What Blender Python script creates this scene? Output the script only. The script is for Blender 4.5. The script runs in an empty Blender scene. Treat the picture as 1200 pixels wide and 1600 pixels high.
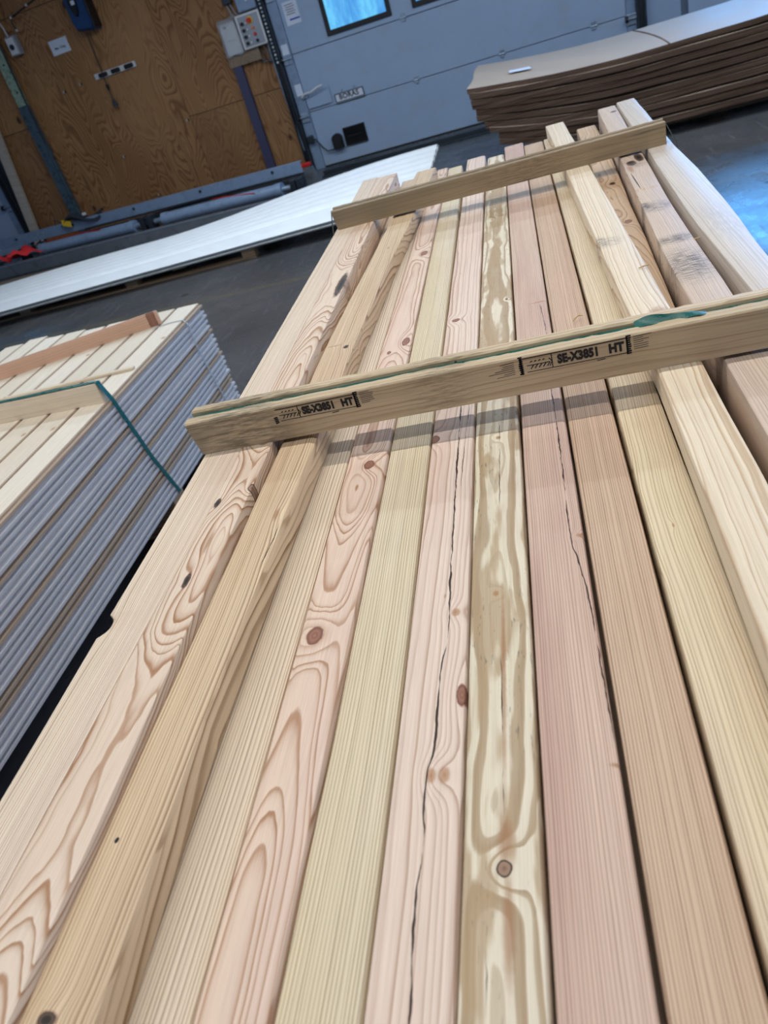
import bpy, bmesh, math, random
from mathutils import Vector, Matrix
random.seed(7)
SC = bpy.context.scene
COL = SC.collection

# ------------------------------------------------------------------ camera
cam_d = bpy.data.cameras.new('camera'); cam = bpy.data.objects.new('camera', cam_d); COL.objects.link(cam)
PITCH, ROLL, YAW, WALLYAW = [math.radians(a) for a in (33.171, -18.818, -17.752, -20.537)]
CAM_H = 1.41
fw = Vector((0, math.cos(PITCH), -math.sin(PITCH))); rt = Vector((1, 0, 0)); up = rt.cross(fw)
R = math.cos(ROLL)*rt + math.sin(ROLL)*up; U = -math.sin(ROLL)*rt + math.cos(ROLL)*up
Rz = Matrix.Rotation(-YAW, 3, 'Z')
R, U, F = Rz @ R, Rz @ U, Rz @ fw
cam.matrix_world = Matrix(((R.x, U.x, -F.x, 0), (R.y, U.y, -F.y, 0), (R.z, U.z, -F.z, CAM_H), (0, 0, 0, 1)))
cam_d.sensor_fit = 'VERTICAL'; cam_d.sensor_height = 24; cam_d.sensor_width = 18
cam_d.lens = 24*1152.3/1600; cam_d.clip_start = .01; cam_d.clip_end = 60
SC.camera = cam
cam_d.dof.use_dof = True; cam_d.dof.focus_distance = .85; cam_d.dof.aperture_fstop = 7.0

# ------------------------------------------------------------------ light and exposure
SC.view_settings.view_transform = 'Standard'; SC.view_settings.look = 'None'
SC.view_settings.exposure = 0.0; SC.view_settings.gamma = 1; SC.view_settings.use_curve_mapping = False
w = bpy.data.worlds.new('world'); SC.world = w; w.use_nodes = True
w.node_tree.nodes['Background'].inputs[0].default_value = (.40, .60, 1, 1)
w.node_tree.nodes['Background'].inputs[1].default_value = .34
LAMPS = [(.07, 16, 'nearest'), (1.14, 24, 'second'), (2.2, 2, 'third'), (4.4, 34, 'fourth'), (6.3, 44, 'farthest')]      # y of each strip row, power per strip; last two added to brighten background
LAMP_Z = 3.15
LAMP_COL = (1.0, .95, .88)
DAY_COL = (.10, .42, 1.0)

# ------------------------------------------------------------------ helpers
def srgb(r, g, b):
    f = lambda c: (c/255/12.92) if c/255 <= .04045 else ((c/255+.055)/1.055)**2.4
    return (f(r), f(g), f(b), 1)
class MB:
    def __init__(s): s.v = []; s.f = []; s.m = []
    def add(s, vs, fs, mi=0):
        o = len(s.v); s.v += [tuple(v) for v in vs]; s.f += [tuple(i+o for i in f) for f in fs]; s.m += [mi]*len(fs); return s
    def box(s, cx, cy, cz, sx, sy, sz, b=0.0, mi=0, rot=None):
        # box with optionally chamfered vertical/horizontal edges (24-vertex chamfer)
        hx, hy, hz = sx/2, sy/2, sz/2
        b = min(b, hx*.49, hy*.49, hz*.49)
        bm = bmesh.new(); bmesh.ops.create_cube(bm, size=1)
        for v in bm.verts: v.co = Vector((v.co.x*sx, v.co.y*sy, v.co.z*sz))
        if b > 0: bmesh.ops.bevel(bm, geom=list(bm.edges), offset=b, segments=2, profile=.5, affect='EDGES')
        M = rot if rot else Matrix.Identity(3)
        vs = [(M @ v.co)+Vector((cx, cy, cz)) for v in bm.verts]
        bm.verts.index_update(); fs = [[v.index for v in f.verts] for f in bm.faces]; bm.free()
        return s.add(vs, fs, mi)
    def cyl(s, p0, p1, r, n=16, r2=None, mi=0, cap=True):
        p0, p1 = Vector(p0), Vector(p1); d = (p1-p0).normalized()
        a = d.orthogonal().normalized(); b = d.cross(a); r2 = r if r2 is None else r2
        vs = []; fs = []
        for p, rr in ((p0, r), (p1, r2)):
            for i in range(n): t = 2*math.pi*i/n; vs.append(p+a*math.cos(t)*rr+b*math.sin(t)*rr)
        for i in range(n): fs.append((i, (i+1) % n, n+(i+1) % n, n+i))
        if cap: fs += [tuple(range(n))[::-1], tuple(range(n, 2*n))]
        return s.add(vs, fs, mi)
    def tube(s, pts, r, n=8, mi=0):
        pts = [Vector(p) for p in pts]; vs = []; fs = []; prev = None
        for i, p in enumerate(pts):
            d = (pts[min(i+1, len(pts)-1)]-pts[max(i-1, 0)]).normalized()
            a = d.orthogonal().normalized() if prev is None else (prev-d*prev.dot(d)).normalized()
            prev = a; b = d.cross(a)
            for k in range(n): t = 2*math.pi*k/n; vs.append(p+a*math.cos(t)*r+b*math.sin(t)*r)
        for i in range(len(pts)-1):
            for k in range(n): fs.append((i*n+k, i*n+(k+1) % n, (i+1)*n+(k+1) % n, (i+1)*n+k))
        fs += [tuple(range(n))[::-1], tuple(range((len(pts)-1)*n, len(pts)*n))]
        return s.add(vs, fs, mi)
    def loft(s, rings, mi=0, closed=True):
        n = len(rings[0]); vs = [p for r in rings for p in r]; fs = []
        for i in range(len(rings)-1):
            for k in range(n if closed else n-1): fs.append((i*n+k, i*n+(k+1) % n, (i+1)*n+(k+1) % n, (i+1)*n+k))
        if closed: fs += [tuple(range(n))[::-1], tuple(range((len(rings)-1)*n, len(rings)*n))]
        return s.add(vs, fs, mi)
    def prism(s, poly, y0, y1, axis='y', mi=0):
        f = {'y': lambda a, b, t: (a, t, b), 'x': lambda a, b, t: (t, a, b), 'z': lambda a, b, t: (a, b, t)}[axis]
        return s.loft([[f(a, b, y0) for a, b in poly], [f(a, b, y1) for a, b in poly]], mi)
    def mesh(s, name, mats, smooth=False):
        me = bpy.data.meshes.new(name); me.from_pydata(s.v, [], s.f)
        for m in (mats if isinstance(mats, (list, tuple)) else [mats]): me.materials.append(m)
        for p, i in zip(me.polygons, s.m): p.material_index = i; p.use_smooth = smooth
        bm = bmesh.new(); bm.from_mesh(me); bmesh.ops.recalc_face_normals(bm, faces=bm.faces); bm.to_mesh(me); bm.free()
        if smooth:
            try: me.set_sharp_from_angle(angle=math.radians(40))
            except Exception: pass
        me.update(); return me
def tag(o, label=None, cat=None, group=None, kind=None):
    for k, v in (('label', label), ('category', cat), ('group', group), ('kind', kind)):
        if v: o[k] = v
    return o
def obj(name, mb, mats, parent=None, loc=None, rz=0, smooth=False, **t):
    me = mb.mesh(name, mats, smooth) if isinstance(mb, MB) else mb
    o = bpy.data.objects.new(name, me); COL.objects.link(o)
    if parent: o.parent = parent
    if loc is not None: o.location = loc
    if rz: o.rotation_euler = (0, 0, rz)
    return tag(o, **t)
def empty(name, loc, rz=0, **t):
    o = bpy.data.objects.new(name, None); COL.objects.link(o); o.location = loc; o.rotation_euler = (0, 0, rz); o.empty_display_size = .05
    return tag(o, **t)
def copy_tree(o, parent=None):
    c = o.copy(); COL.objects.link(c); c.parent = parent
    for ch in list(o.children): copy_tree(ch, c)
    return c

# ------------------------------------------------------------------ materials
class NT:
    def __init__(s, name):
        s.mat = bpy.data.materials.new(name); s.mat.use_nodes = True; s.t = s.mat.node_tree; s.n = s.t.nodes
        s.bsdf = s.n['Principled BSDF']; s.tc = s.n.new('ShaderNodeTexCoord')
        s.P = s.tc.outputs['Object']
    def put(s, sock, v):
        if isinstance(v, (int, float)): sock.default_value = v
        elif isinstance(v, tuple): sock.default_value = v if len(v) == len(sock.default_value) else v[:3]
        else: s.t.links.new(v, sock)
    def m(s, op, a, b=None, c=None, clamp=False):
        n = s.n.new('ShaderNodeMath'); n.operation = op; n.use_clamp = clamp
        for i, v in enumerate((a, b, c)):
            if v is not None: s.put(n.inputs[i], v)
        return n.outputs[0]
    def xyz(s, v=None):
        n = s.n.new('ShaderNodeSeparateXYZ'); s.t.links.new(v or s.P, n.inputs[0]); return n.outputs
    def comb(s, x, y, z):
        n = s.n.new('ShaderNodeCombineXYZ')
        for i, v in enumerate((x, y, z)): s.put(n.inputs[i], v)
        return n.outputs[0]
    def vs(s, v, sc, off=(0, 0, 0)):
        n = s.n.new('ShaderNodeMapping'); s.t.links.new(v or s.P, n.inputs[0]); n.inputs['Scale'].default_value = sc; n.inputs['Location'].default_value = off
        return n.outputs[0]
    def noise(s, v, scale=1, detail=2, rough=.5, dist=0):
        n = s.n.new('ShaderNodeTexNoise'); s.t.links.new(v, n.inputs['Vector']); n.inputs['Scale'].default_value = scale
        n.inputs['Detail'].default_value = detail; n.inputs['Roughness'].default_value = rough; n.inputs['Distortion'].default_value = dist
        return n.outputs[0]
    def mr(s, v, a, b, c=0., d=1., smooth=False):
        n = s.n.new('ShaderNodeMapRange'); n.interpolation_type = 'SMOOTHSTEP' if smooth else 'LINEAR'
        s.put(n.inputs[0], v)
        for i, q in enumerate((a, b, c, d)): n.inputs[i+1].default_value = q
        return n.outputs[0]
    def mix(s, f, a, b, mode='MIX'):
        n = s.n.new('ShaderNodeMix'); n.data_type = 'RGBA'; n.blend_type = mode
        s.put(n.inputs[0], f); s.put(n.inputs[6], a); s.put(n.inputs[7], b); return n.outputs[2]
    def ramp(s, v, stops):
        n = s.n.new('ShaderNodeValToRGB'); s.t.links.new(v, n.inputs[0]); e = n.color_ramp.elements
        while len(e) < len(stops): e.new(.5)
        for el, (p, c) in zip(e, stops): el.position = p; el.color = c if isinstance(c, tuple) else (c, c, c, 1)
        return n.outputs[0]
    def curve(s, v, pts, lo, hi):
        # piecewise curve: v in [pts[0].x, pts[-1].x] -> value in [lo, hi]
        x0, x1 = pts[0][0], pts[-1][0]; t = s.mr(v, x0, x1)
        n = s.n.new('ShaderNodeFloatCurve'); s.t.links.new(t, n.inputs['Value']); c = n.mapping.curves[0]
        while len(c.points) < len(pts): c.points.new(.5, .5)
        for p, (x, y) in zip(c.points, pts): p.location = ((x-x0)/(x1-x0), (y-lo)/(hi-lo)); p.handle_type = 'AUTO'
        n.mapping.update()
        return s.m('MULTIPLY_ADD', n.outputs[0], hi-lo, lo)
    def bump(s, h, strength, dist):
        n = s.n.new('ShaderNodeBump'); n.inputs['Strength'].default_value = strength; n.inputs['Distance'].default_value = dist
        s.t.links.new(h, n.inputs['Height']); s.t.links.new(n.outputs[0], s.bsdf.inputs['Normal'])
    def out(s, col, rough=.6, metal=0., spec=.5):
        s.put(s.bsdf.inputs['Base Color'], col); s.put(s.bsdf.inputs['Roughness'], rough); s.put(s.bsdf.inputs['Metallic'], metal)
        s.put(s.bsdf.inputs['Specular IOR Level'], spec); return s.mat

DESAT = .32
def wood(name, early, late, spacing=.0024, pith=(.12, -.03), depth=None, seed=0, warp=.0022, wf=(9, 2.2, 9), tint=None, tint_amt=.5,
         knots=(), cracks=(), stains=(), contrast=1., rough=.55, streak=None, sway=.004, vary=.6, spots=0, dark=1.0, bend=(), patches=None):
    """early / late: sRGB of early and latewood; pith: x, z of the growth centre (metres, object space);
    depth: optional [(y, z)] path of the growth centre, gives cathedral figure; knots: (x, y, rx, ry, kind, push)."""
    ds = lambda c: tuple(v*(1-DESAT)+DESAT*(.3*c[0]+.59*c[1]+.11*c[2]) for v in c)
    early, late = ds(early), ds(late); tint = ds(tint) if tint else None
    T = NT(name); x, y, z = T.xyz()
    P1 = T.vs(T.P, wf, (seed*3.1, seed*1.7, seed*.9))
    n1 = T.m('SUBTRACT', T.noise(P1, 1, 2.5, .5), .5)
    ny = T.m('SUBTRACT', T.noise(T.comb(seed*2.3+.7, T.m('MULTIPLY', y, 1.3), 0.), 1, 2), .5)
    ny2 = T.m('SUBTRACT', T.noise(T.comb(seed*5.3+4.7, T.m('MULTIPLY', y, 2.1), 3.), 1, 2), .5)
    px = T.m('MULTIPLY_ADD', ny, sway*4, pith[0])
    pz = pith[1] if depth is None else T.curve(y, depth, min(d for _, d in depth)-.002, max(d for _, d in depth)+.002)
    pz = T.m('MULTIPLY_ADD', ny2, sway*2, pz)
    dx = T.m('SUBTRACT', x, px); dz = T.m('SUBTRACT', z, pz)
    r = T.m('SQRT', T.m('ADD', T.m('MULTIPLY', dx, dx), T.m('MULTIPLY', dz, dz)))
    r = T.m('MULTIPLY_ADD', n1, warp*4, r)
    n3 = T.m('SUBTRACT', T.noise(T.vs(T.P, (70, 11, 70), (seed, 3, seed)), 1, 2.5, .55), .5)
    r = T.m('MULTIPLY_ADD', n3, spacing*.55, r)
    kmask = None; kd = []
    for (kx, ky, rx, ry, kind, push) in knots:
        ax = T.m('DIVIDE', T.m('SUBTRACT', x, kx), rx); ay = T.m('DIVIDE', T.m('SUBTRACT', y, ky), ry)
        d2 = T.m('ADD', T.m('MULTIPLY', ax, ax), T.m('MULTIPLY', ay, ay))
        e = T.m('EXPONENT', T.m('MULTIPLY', d2, -.14))
        r = T.m('MULTIPLY_ADD', e, push, r); kd.append((d2, kind))
    for (by, sx_, amt, x0) in bend:                       # local sideways kink of the rings at y = by
        a = T.m('DIVIDE', T.m('SUBTRACT', y, by), sx_); e = T.m('EXPONENT', T.m('MULTIPLY', T.m('MULTIPLY', a, a), -1.))
        r = T.m('MULTIPLY_ADD', T.m('MULTIPLY', e, T.mr(x, x0, x0+.05)), amt, r)
    sl = T.noise(T.comb(T.m('MULTIPLY', r, 90.), seed*1.3, 0.), 1, 2)
    t = T.m('ADD', T.m('DIVIDE', r, spacing), T.m('MULTIPLY', sl, 6*vary))
    fr = T.m('FRACT', t)
    mask = T.ramp(fr, [(0, .0), (.40, .06), (.66, .30), (.86, 1.), (.94, .95), (1, 0.)] if spacing < .008 else [(0, .0), (.5, .12), (.62, .8), (.9, 1.), (.96, .9), (1, 0.)])
    wn_ = T.n.new('ShaderNodeTexWhiteNoise'); wn_.noise_dimensions = '1D'; T.t.links.new(T.m('FLOOR', t), wn_.inputs['W'])
    amp = T.mr(wn_.outputs['Value'], 0, 1, .45, 1.15)
    mask = T.m('MULTIPLY', T.m('MULTIPLY', mask, amp), contrast)
    e_, l_ = srgb(*early), srgb(*late)
    if tint:
        tn = T.noise(T.vs(T.P, (14, 1.6, 14), (seed, seed*2, 0)), 1, 3, .55)
        tf = T.m('MULTIPLY', T.mr(tn, .42, .62, 0, 1, True), tint_amt)
        e_ = T.mix(tf, e_, srgb(*tint)); 
    col = T.mix(mask, e_, l_)
    if patches:
        pn = T.noise(T.vs(T.P, (26, 6, 26), (seed, 1, 2)), 1, 3, .55, .3); col = T.mix(T.mr(pn, .50, .57, 0, .75, True), col, srgb(*ds(patches)))
        fl = T.noise(T.vs(T.P, (420, 60, 420), (2, seed, 2)), 1, 2, .6); fm = T.noise(T.vs(T.P, (30, 9, 30), (6, seed, 2)), 1, 2); col = T.mix(T.m('MULTIPLY', T.mr(fl, .62, .68), T.mr(fm, .45, .6, 0, .55)), col, srgb(88, 92, 88))
    fib = T.noise(T.vs(T.P, (1300, 14, 1300)), 1, 3, .65)
    fib2 = T.noise(T.vs(T.P, (160, 2.5, 160)), 1, 3, .6)
    f_ = T.m('ADD', T.mr(fib, .3, .7, .87, 1.09), T.mr(fib2, .3, .7, -.05, .05))
    col = T.mix(1., col, T.comb(f_, f_, f_), 'MULTIPLY')
    if streak:
        sn = T.noise(T.vs(T.P, (170, 4, 170), (seed, 0, 5)), 1, 3, .6); sm = T.noise(T.vs(T.P, (12, 3, 12), (seed, 9, 5)), 1, 2)
        sf = T.m('MULTIPLY', T.mr(sn, .55, .72, 0, 1, True), T.mr(sm, .45, .6, 0, streak[1]))
        col = T.mix(sf, col, srgb(*streak[0]))
    wob = T.m('MULTIPLY_ADD', T.noise(T.vs(T.P, (140, 140, 140)), 1, 2), .5, .75)
    for d2, kind in kd:
        if kind == 'none': continue
        d = T.m('MULTIPLY', T.m('SQRT', d2), wob)
        if kind == 'red':
            kc = T.ramp(d, [(0, srgb(166, 124, 106)), (.3, srgb(140, 96, 80)), (.5, srgb(160, 116, 98)), (.85, srgb(124, 84, 74)), (1, srgb(156, 112, 90))]); km = T.mr(d, .92, 1.08, 1, 0)
        elif kind == 'tan':
            kc = T.ramp(d, [(0, srgb(150, 105, 72)), (.5, srgb(186, 140, 98)), (.9, srgb(160, 112, 76)), (1, srgb(186, 140, 98))]); km = T.mr(d, .6, 1.3, .8, 0)
        elif kind == 'ring':
            kc = T.ramp(d, [(0, srgb(120, 92, 78)), (.5, srgb(158, 132, 112)), (.8, srgb(150, 122, 104)), (.86, srgb(40, 30, 28)), (1, srgb(48, 36, 32))]); km = T.mr(d, .98, 1.06, 1, 0)
        elif kind == 'black':
            kc = T.ramp(d, [(0, srgb(22, 20, 20)), (.45, srgb(46, 38, 34)), (.6, srgb(96, 78, 66)), (.8, srgb(58, 44, 40)), (1, srgb(130, 88, 66))]); km = T.mr(d, .8, 1.15, 1, 0)
        elif kind == 'hole':
            kc = srgb(12, 10, 10); km = T.mr(d, .95, 1.05, 1, 0)
        else:
            kc = srgb(160, 114, 78); km = T.mr(d, .3, 1.3, .7, 0, True)
        col = T.mix(km, col, kc)
    hgt = T.m('MULTIPLY_ADD', mask, -.25, T.m('MULTIPLY', fib2, .5))
    for (pts, wd) in cracks:
        lo = min(p[1] for p in pts)-.004; hi = max(p[1] for p in pts)+.004
        cx = T.curve(y, pts, lo, hi)
        jn = T.m('SUBTRACT', T.noise(T.comb(T.m('MULTIPLY', y, 60.), seed*1.1, 0.), 1, 2), .5)
        cx = T.m('MULTIPLY_ADD', jn, .0030, cx)
        wn = T.noise(T.comb(T.m('MULTIPLY', y, 22.), seed*3.3, 4.), 1, 3, .7)
        ww = T.m('MAXIMUM', T.mr(wn, .38, .64, 0, wd*.85), .00001)
        c = T.m('DIVIDE', T.m('ABSOLUTE', T.m('SUBTRACT', x, cx)), ww)
        inr = T.m('MULTIPLY', T.mr(y, pts[0][0], pts[0][0]+.02), T.mr(y, pts[-1][0]-.02, pts[-1][0], 1, 0))
        cm = T.m('MULTIPLY', T.mr(c, .7, 1.15, 1, 0), inr)
        cm = T.m('MULTIPLY', cm, T.mr(z, -.012, -.002, 0, 1))
        col = T.mix(cm, col, srgb(52, 30, 22)); hgt = T.m('MULTIPLY_ADD', cm, -3., hgt)
    for (sx_, sy_, rx, ry, cc, amt, across) in stains:
        ax = T.m('DIVIDE', T.m('SUBTRACT', x, sx_), rx); ay = T.m('DIVIDE', T.m('SUBTRACT', y, sy_), ry)
        d = T.m('SQRT', T.m('ADD', T.m('MULTIPLY', ax, ax), T.m('MULTIPLY', ay, ay)))
        sn = T.noise(T.vs(T.P, (60, 420, 60) if across else (300, 30, 300), (seed, sx_, 1)), 1, 4, .7)
        sf = T.m('MULTIPLY', T.mr(d, .2, 1.1, amt, 0, True), T.mr(sn, .42, .58))
        col = T.mix(sf, col, srgb(*cc))
    if spots:
        vn = T.n.new('ShaderNodeTexVoronoi'); T.t.links.new(T.vs(T.P, (55, 22, 55), (seed, 0, 0)), vn.inputs['Vector']); vn.inputs['Scale'].default_value = 1
        col = T.mix(T.mr(vn.outputs['Distance'], .035, .07, spots, 0), col, srgb(120, 84, 60))
    if dark != 1.: col = T.mix(1., col, (dark, dark, dark, 1), 'MULTIPLY')
    T.bump(hgt, .35, .0006)
    return T.out(col, rough, spec=.35)

def paint(name, c, rough=.5, metal=0., var=.06, scale=6., c2=None, grime=0., spec=.5, bump=0):
    T = NT(name); n = T.noise(T.vs(T.P, (scale, scale, scale)), 1, 4, .6)
    f = T.mr(n, .3, .7, 1-var, 1+var); col = T.mix(1., srgb(*c), T.comb(f, f, f), 'MULTIPLY')
    if c2:
        n2 = T.noise(T.vs(T.P, (scale*2.3,)*3, (4, 4, 4)), 1, 5, .65); col = T.mix(T.mr(n2, .52, .66, 0, grime), col, srgb(*c2))
    if bump: T.bump(T.noise(T.vs(T.P, (scale*8,)*3), 1, 3), bump, .002)
    return T.out(col, T.mr(n, .3, .7, max(.05, rough-.08), min(1, rough+.08)), metal, spec)
def glow(name, c, s, streaks=False):
    T = NT(name); T.bsdf.inputs['Base Color'].default_value = (.02, .02, .02, 1)
    col = c
    if streaks:
        n = T.noise(T.vs(T.P, (7, 1, 1.2)), 1, 3, .6); n2 = T.noise(T.vs(T.P, (26, 1, 9)), 1, 3, .6)
        f = T.m('MULTIPLY', T.mr(n, .35, .6, 0, 1, True), T.mr(n2, .3, .6, .4, 1.))
        col = T.mix(f, srgb(70, 150, 228), srgb(112, 208, 255))
    T.put(T.bsdf.inputs['Emission Color'], col); T.bsdf.inputs['Emission Strength'].default_value = s
    T.bsdf.inputs['Roughness'].default_value = .2
    return T.mat

# ------------------------------------------------------------------ frames
WALL = WALLYAW-YAW
WX = Vector((math.cos(WALL), math.sin(WALL), 0)); WY = Vector((-math.sin(WALL), math.cos(WALL), 0))
D = 9.5
def Wp(u, v, z): return WX*u+WY*v+Vector((0, 0, z))
def thingw(name, u, v, z, rz=0, **t): return empty(name, Wp(u, v, z), WALL+rz, **t)
def objw(name, mb, mats, u, v, z, rz=0, smooth=False, **t): return obj(name, mb, mats, None, Wp(u, v, z), WALL+rz, smooth, **t)

# ------------------------------------------------------------------ shared materials
def floor_mat():
    T = NT('concrete'); n = T.noise(T.vs(T.P, (.7, .7, .7)), 1, 5, .62, .6); n2 = T.noise(T.vs(T.P, (5, 5, 5)), 1, 6, .68)
    sc = T.noise(T.vs(T.P, (28, 2.2, 1), (0, 0, 0)), 1, 4, .7); sc2 = T.noise(T.vs(T.P, (1.8, 26, 1), (3, 0, 0)), 1, 4, .7)
    c = T.mix(T.mr(n, .35, .68), srgb(66, 68, 72), srgb(96, 96, 98)); c = T.mix(T.mr(n2, .35, .7, 0, .55), c, srgb(58, 56, 56))
    c = T.mix(T.mr(sc, .60, .70, 0, .35), c, srgb(120, 122, 124)); c = T.mix(T.mr(sc2, .62, .72, 0, .30), c, srgb(120, 122, 124))
    x, y, z = T.xyz()
    ln = T.m('ABSOLUTE', T.m('SUBTRACT', T.m('MULTIPLY_ADD', x, .06, y), 5.06)); wear = T.mr(n2, .42, .6, .25, .9)
    c = T.mix(T.m('MULTIPLY', T.mr(ln, .035, .045, .4, 0), wear), c, srgb(116, 104, 70))
    vn = T.n.new('ShaderNodeTexVoronoi'); T.t.links.new(T.vs(T.P, (2.6, 2.6, 1)), vn.inputs['Vector']); vn.inputs['Scale'].default_value = 1
    sp = T.mr(vn.outputs['Distance'], .07, .11, .8, 0); c = T.mix(sp, c, srgb(24, 24, 24))
    rg = T.m('ADD', T.mr(n2, .3, .7, .20, .42), T.m('MULTIPLY', sp, .3))
    rg = T.m('ADD', rg, T.mr(sc, .55, .7, 0, .12))
    T.bump(T.m('ADD', n2, T.m('MULTIPLY', T.noise(T.vs(T.P, (22, 22, 1)), 1, 4), .4)), .22, .01); return T.out(c, rg, spec=.6)
def ply_mat(name, seed, dark=1.):
    T = NT(name); x, y, z = T.xyz()
    base = T.noise(T.vs(T.P, (2.3, 1, .75), (seed*3.3, 0, seed)), 1, 2.2, .5, .25)
    t = T.m('MULTIPLY', base, 34); fr = T.m('FRACT', t); ms = T.ramp(fr, [(0, 0.), (.4, .12), (.78, 1.), (.9, .8), (1, 0.)])
    ms = T.m('MULTIPLY', ms, T.mr(T.noise(T.vs(T.P, (1.2, 1, .8), (7, seed, 0)), 1, 2), .35, .6, .25, .8))
    bl = T.noise(T.vs(T.P, (.9, 1, .5), (seed, 5, 2)), 1, 3, .6)
    a = T.mix(T.mr(bl, .35, .65), srgb(150, 108, 70), srgb(172, 128, 86)); c = T.mix(ms, a, srgb(104, 66, 38))
    fib = T.noise(T.vs(T.P, (120, 1, 4)), 1, 3, .6); f = T.mr(fib, .3, .7, .9, 1.08); c = T.mix(1., c, T.comb(f, f, f), 'MULTIPLY')
    vn = T.n.new('ShaderNodeTexVoronoi'); T.t.links.new(T.vs(T.P, (2.4, 1, 1.6), (seed*2.2, 0, 1)), vn.inputs['Vector']); vn.inputs['Scale'].default_value = 1
    c = T.mix(T.mr(vn.outputs['Distance'], .05, .085, .85, 0), c, srgb(62, 34, 20))
    if dark != 1.: c = T.mix(1., c, (dark, dark, dark, 1), 'MULTIPLY')
    return T.out(c, .6, spec=.3)
def card_mat(name, c1, c2):
    T = NT(name); x, y, z = T.xyz(); ln = T.noise(T.comb(T.m('MULTIPLY', x, 1.5), T.m('MULTIPLY', y, .5), T.m('MULTIPLY', z, 190.)), 1, 3, .6)
    n = T.noise(T.vs(T.P, (3, 3, 3)), 1, 3); c = T.mix(T.mr(ln, .38, .62), srgb(*c1), srgb(*c2)); f = T.mr(n, .3, .7, .9, 1.08)
    return T.out(T.mix(1., c, T.comb(f, f, f), 'MULTIPLY'), .75, spec=.25)
M = dict(
    floor=floor_mat(), ply1=ply_mat('plywood_left', 1), ply2=ply_mat('plywood_right', 2.6), ply3=ply_mat('plywood_low', 4.1, .85),
    door=paint('door_panel_paint', (150, 170, 198), .45, 0, .04, 2, (150, 156, 160), .35),
    door2=paint('wall_cladding', (142, 162, 190), .5, 0, .04, 2),
    blk=paint('black_rubber', (16, 17, 20), .5), dark=paint('dark_steel', (46, 52, 60), .4, .3, .1, 8),
    steel=paint('galvanised_steel', (150, 166, 186), .38, .55, .14, 14, (110, 120, 130), .6),
    bluesteel=paint('blue_grey_paint', (128, 148, 176), .42, .1, .06, 5, (100, 112, 128), .4),
    greysteel=paint('grey_machine_paint', (104, 110, 118), .45, .1, .1, 6, (70, 74, 78), .5),
    white=paint('white_plastic', (214, 214, 216), .4), paper=paint('paper', (206, 214, 230), .7), ink=paint('ink', (26, 26, 32), .7, 0, .1),
    grey=paint('grey_plastic', (150, 154, 164), .45), red=paint('red_plastic', (200, 34, 28), .4), yellow=paint('yellow_plastic', (226, 186, 40), .4),
    orange=paint('orange_plastic', (226, 120, 40), .4), redcloth=paint('red_cloth', (214, 40, 46), .75, 0, .12, 10), blue=paint('blue_plastic', (22, 56, 100), .4, 0, .1),
    navy=paint('navy_plastic', (14, 24, 48), .45), bluelabel=paint('blue_print', (28, 60, 160), .6),
    green=paint('faded_green_paint', (150, 172, 150), .55, 0, .1, 12, (70, 84, 66), .8), bluegreen=paint('mottled_blue_green_paint', (70, 92, 104), .5, .1, .15, 9, (40, 50, 56), 1.),
    violet=paint('dark_blue_stud_paint', (62, 62, 92), .6), stud=wood('weathered_stud', (196, 180, 160), (170, 146, 120), .012, (.04, -.05), seed=3, knots=[(0.02, 0, .015, .02, 'black', .01)]),
    plank=wood('brown_floor_timber', (150, 120, 92), (112, 84, 60), .008, (.04, -.05), seed=5),
    pallet=wood('pallet_timber', (176, 144, 106), (140, 106, 72), .008, (.05, -.05), seed=6),
    foil=paint('white_coated_sheet', (244, 247, 250), .5, 0, .03, 9), sheetedge=paint('sheet_edge', (120, 126, 130), .6, 0, .2, 20),
    cardtop=paint('cardboard_liner', (168, 150, 134), .62, 0, .05, 3), cardedge=card_mat('cardboard_edge', (112, 90, 76), (72, 54, 44)),
    edgegrey=paint('grey_board_edge_paint', (206, 206, 212), .5, 0, .04, 9), edgeraw=wood('raw_board_edge', (198, 170, 142), (170, 136, 106), .004, (.1, -.02), seed=11),
    strap=paint('green_strap', (12, 96, 92), .3, 0, .08, 60, bump=.2), wstrap=paint('white_strap', (196, 204, 214), .35, 0, .05, 30),
    lamp_body=paint('lamp_housing', (210, 210, 208), .5), ceil=paint('ceiling_sheet', (150, 152, 156), .7), clear=None)
def clear_mat():
    T = NT('clear_bag'); T.bsdf.inputs['Transmission Weight'].default_value = .55; T.bsdf.inputs['Alpha'].default_value = .5
    return T.out(srgb(214, 218, 228), .35)
M['clear'] = clear_mat()

# ------------------------------------------------------------------ lamps on the ceiling
CEIL = 4.7
for (ly, power, row) in LAMPS:
    for k, lx in enumerate((-3.3, -.3, 2.7)):
        e = empty('ceiling_lamp', (lx, ly, LAMP_Z), 0, label='long hanging strip lamp over the timber, in the %s row, %s' % (row, ('left', 'middle', 'right')[k]), cat='lamp', group='ceiling strip lamps')
        obj('housing', MB().prism([(-.09, .03), (.09, .03), (.06, .09), (-.06, .09)], -1.4, 1.4, 'x'), M['lamp_body'], e)
        for q in (-1.1, 1.1): obj('suspension_rod', MB().cyl((q, 0, .09), (q, 0, CEIL-LAMP_Z), .006, 8), M['steel'], e)
        ld = bpy.data.lights.new('strip_light', 'AREA'); ld.shape = 'RECTANGLE'; ld.size = 2.8; ld.size_y = .05; ld.energy = power; ld.color = LAMP_COL if ly < 3 else (.80, .91, 1.0)  # the added background rows get a cooler fill tint
        lo = bpy.data.objects.new('strip_light', ld); COL.objects.link(lo); lo.parent = e; lo.location = (0, 0, .02)

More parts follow.
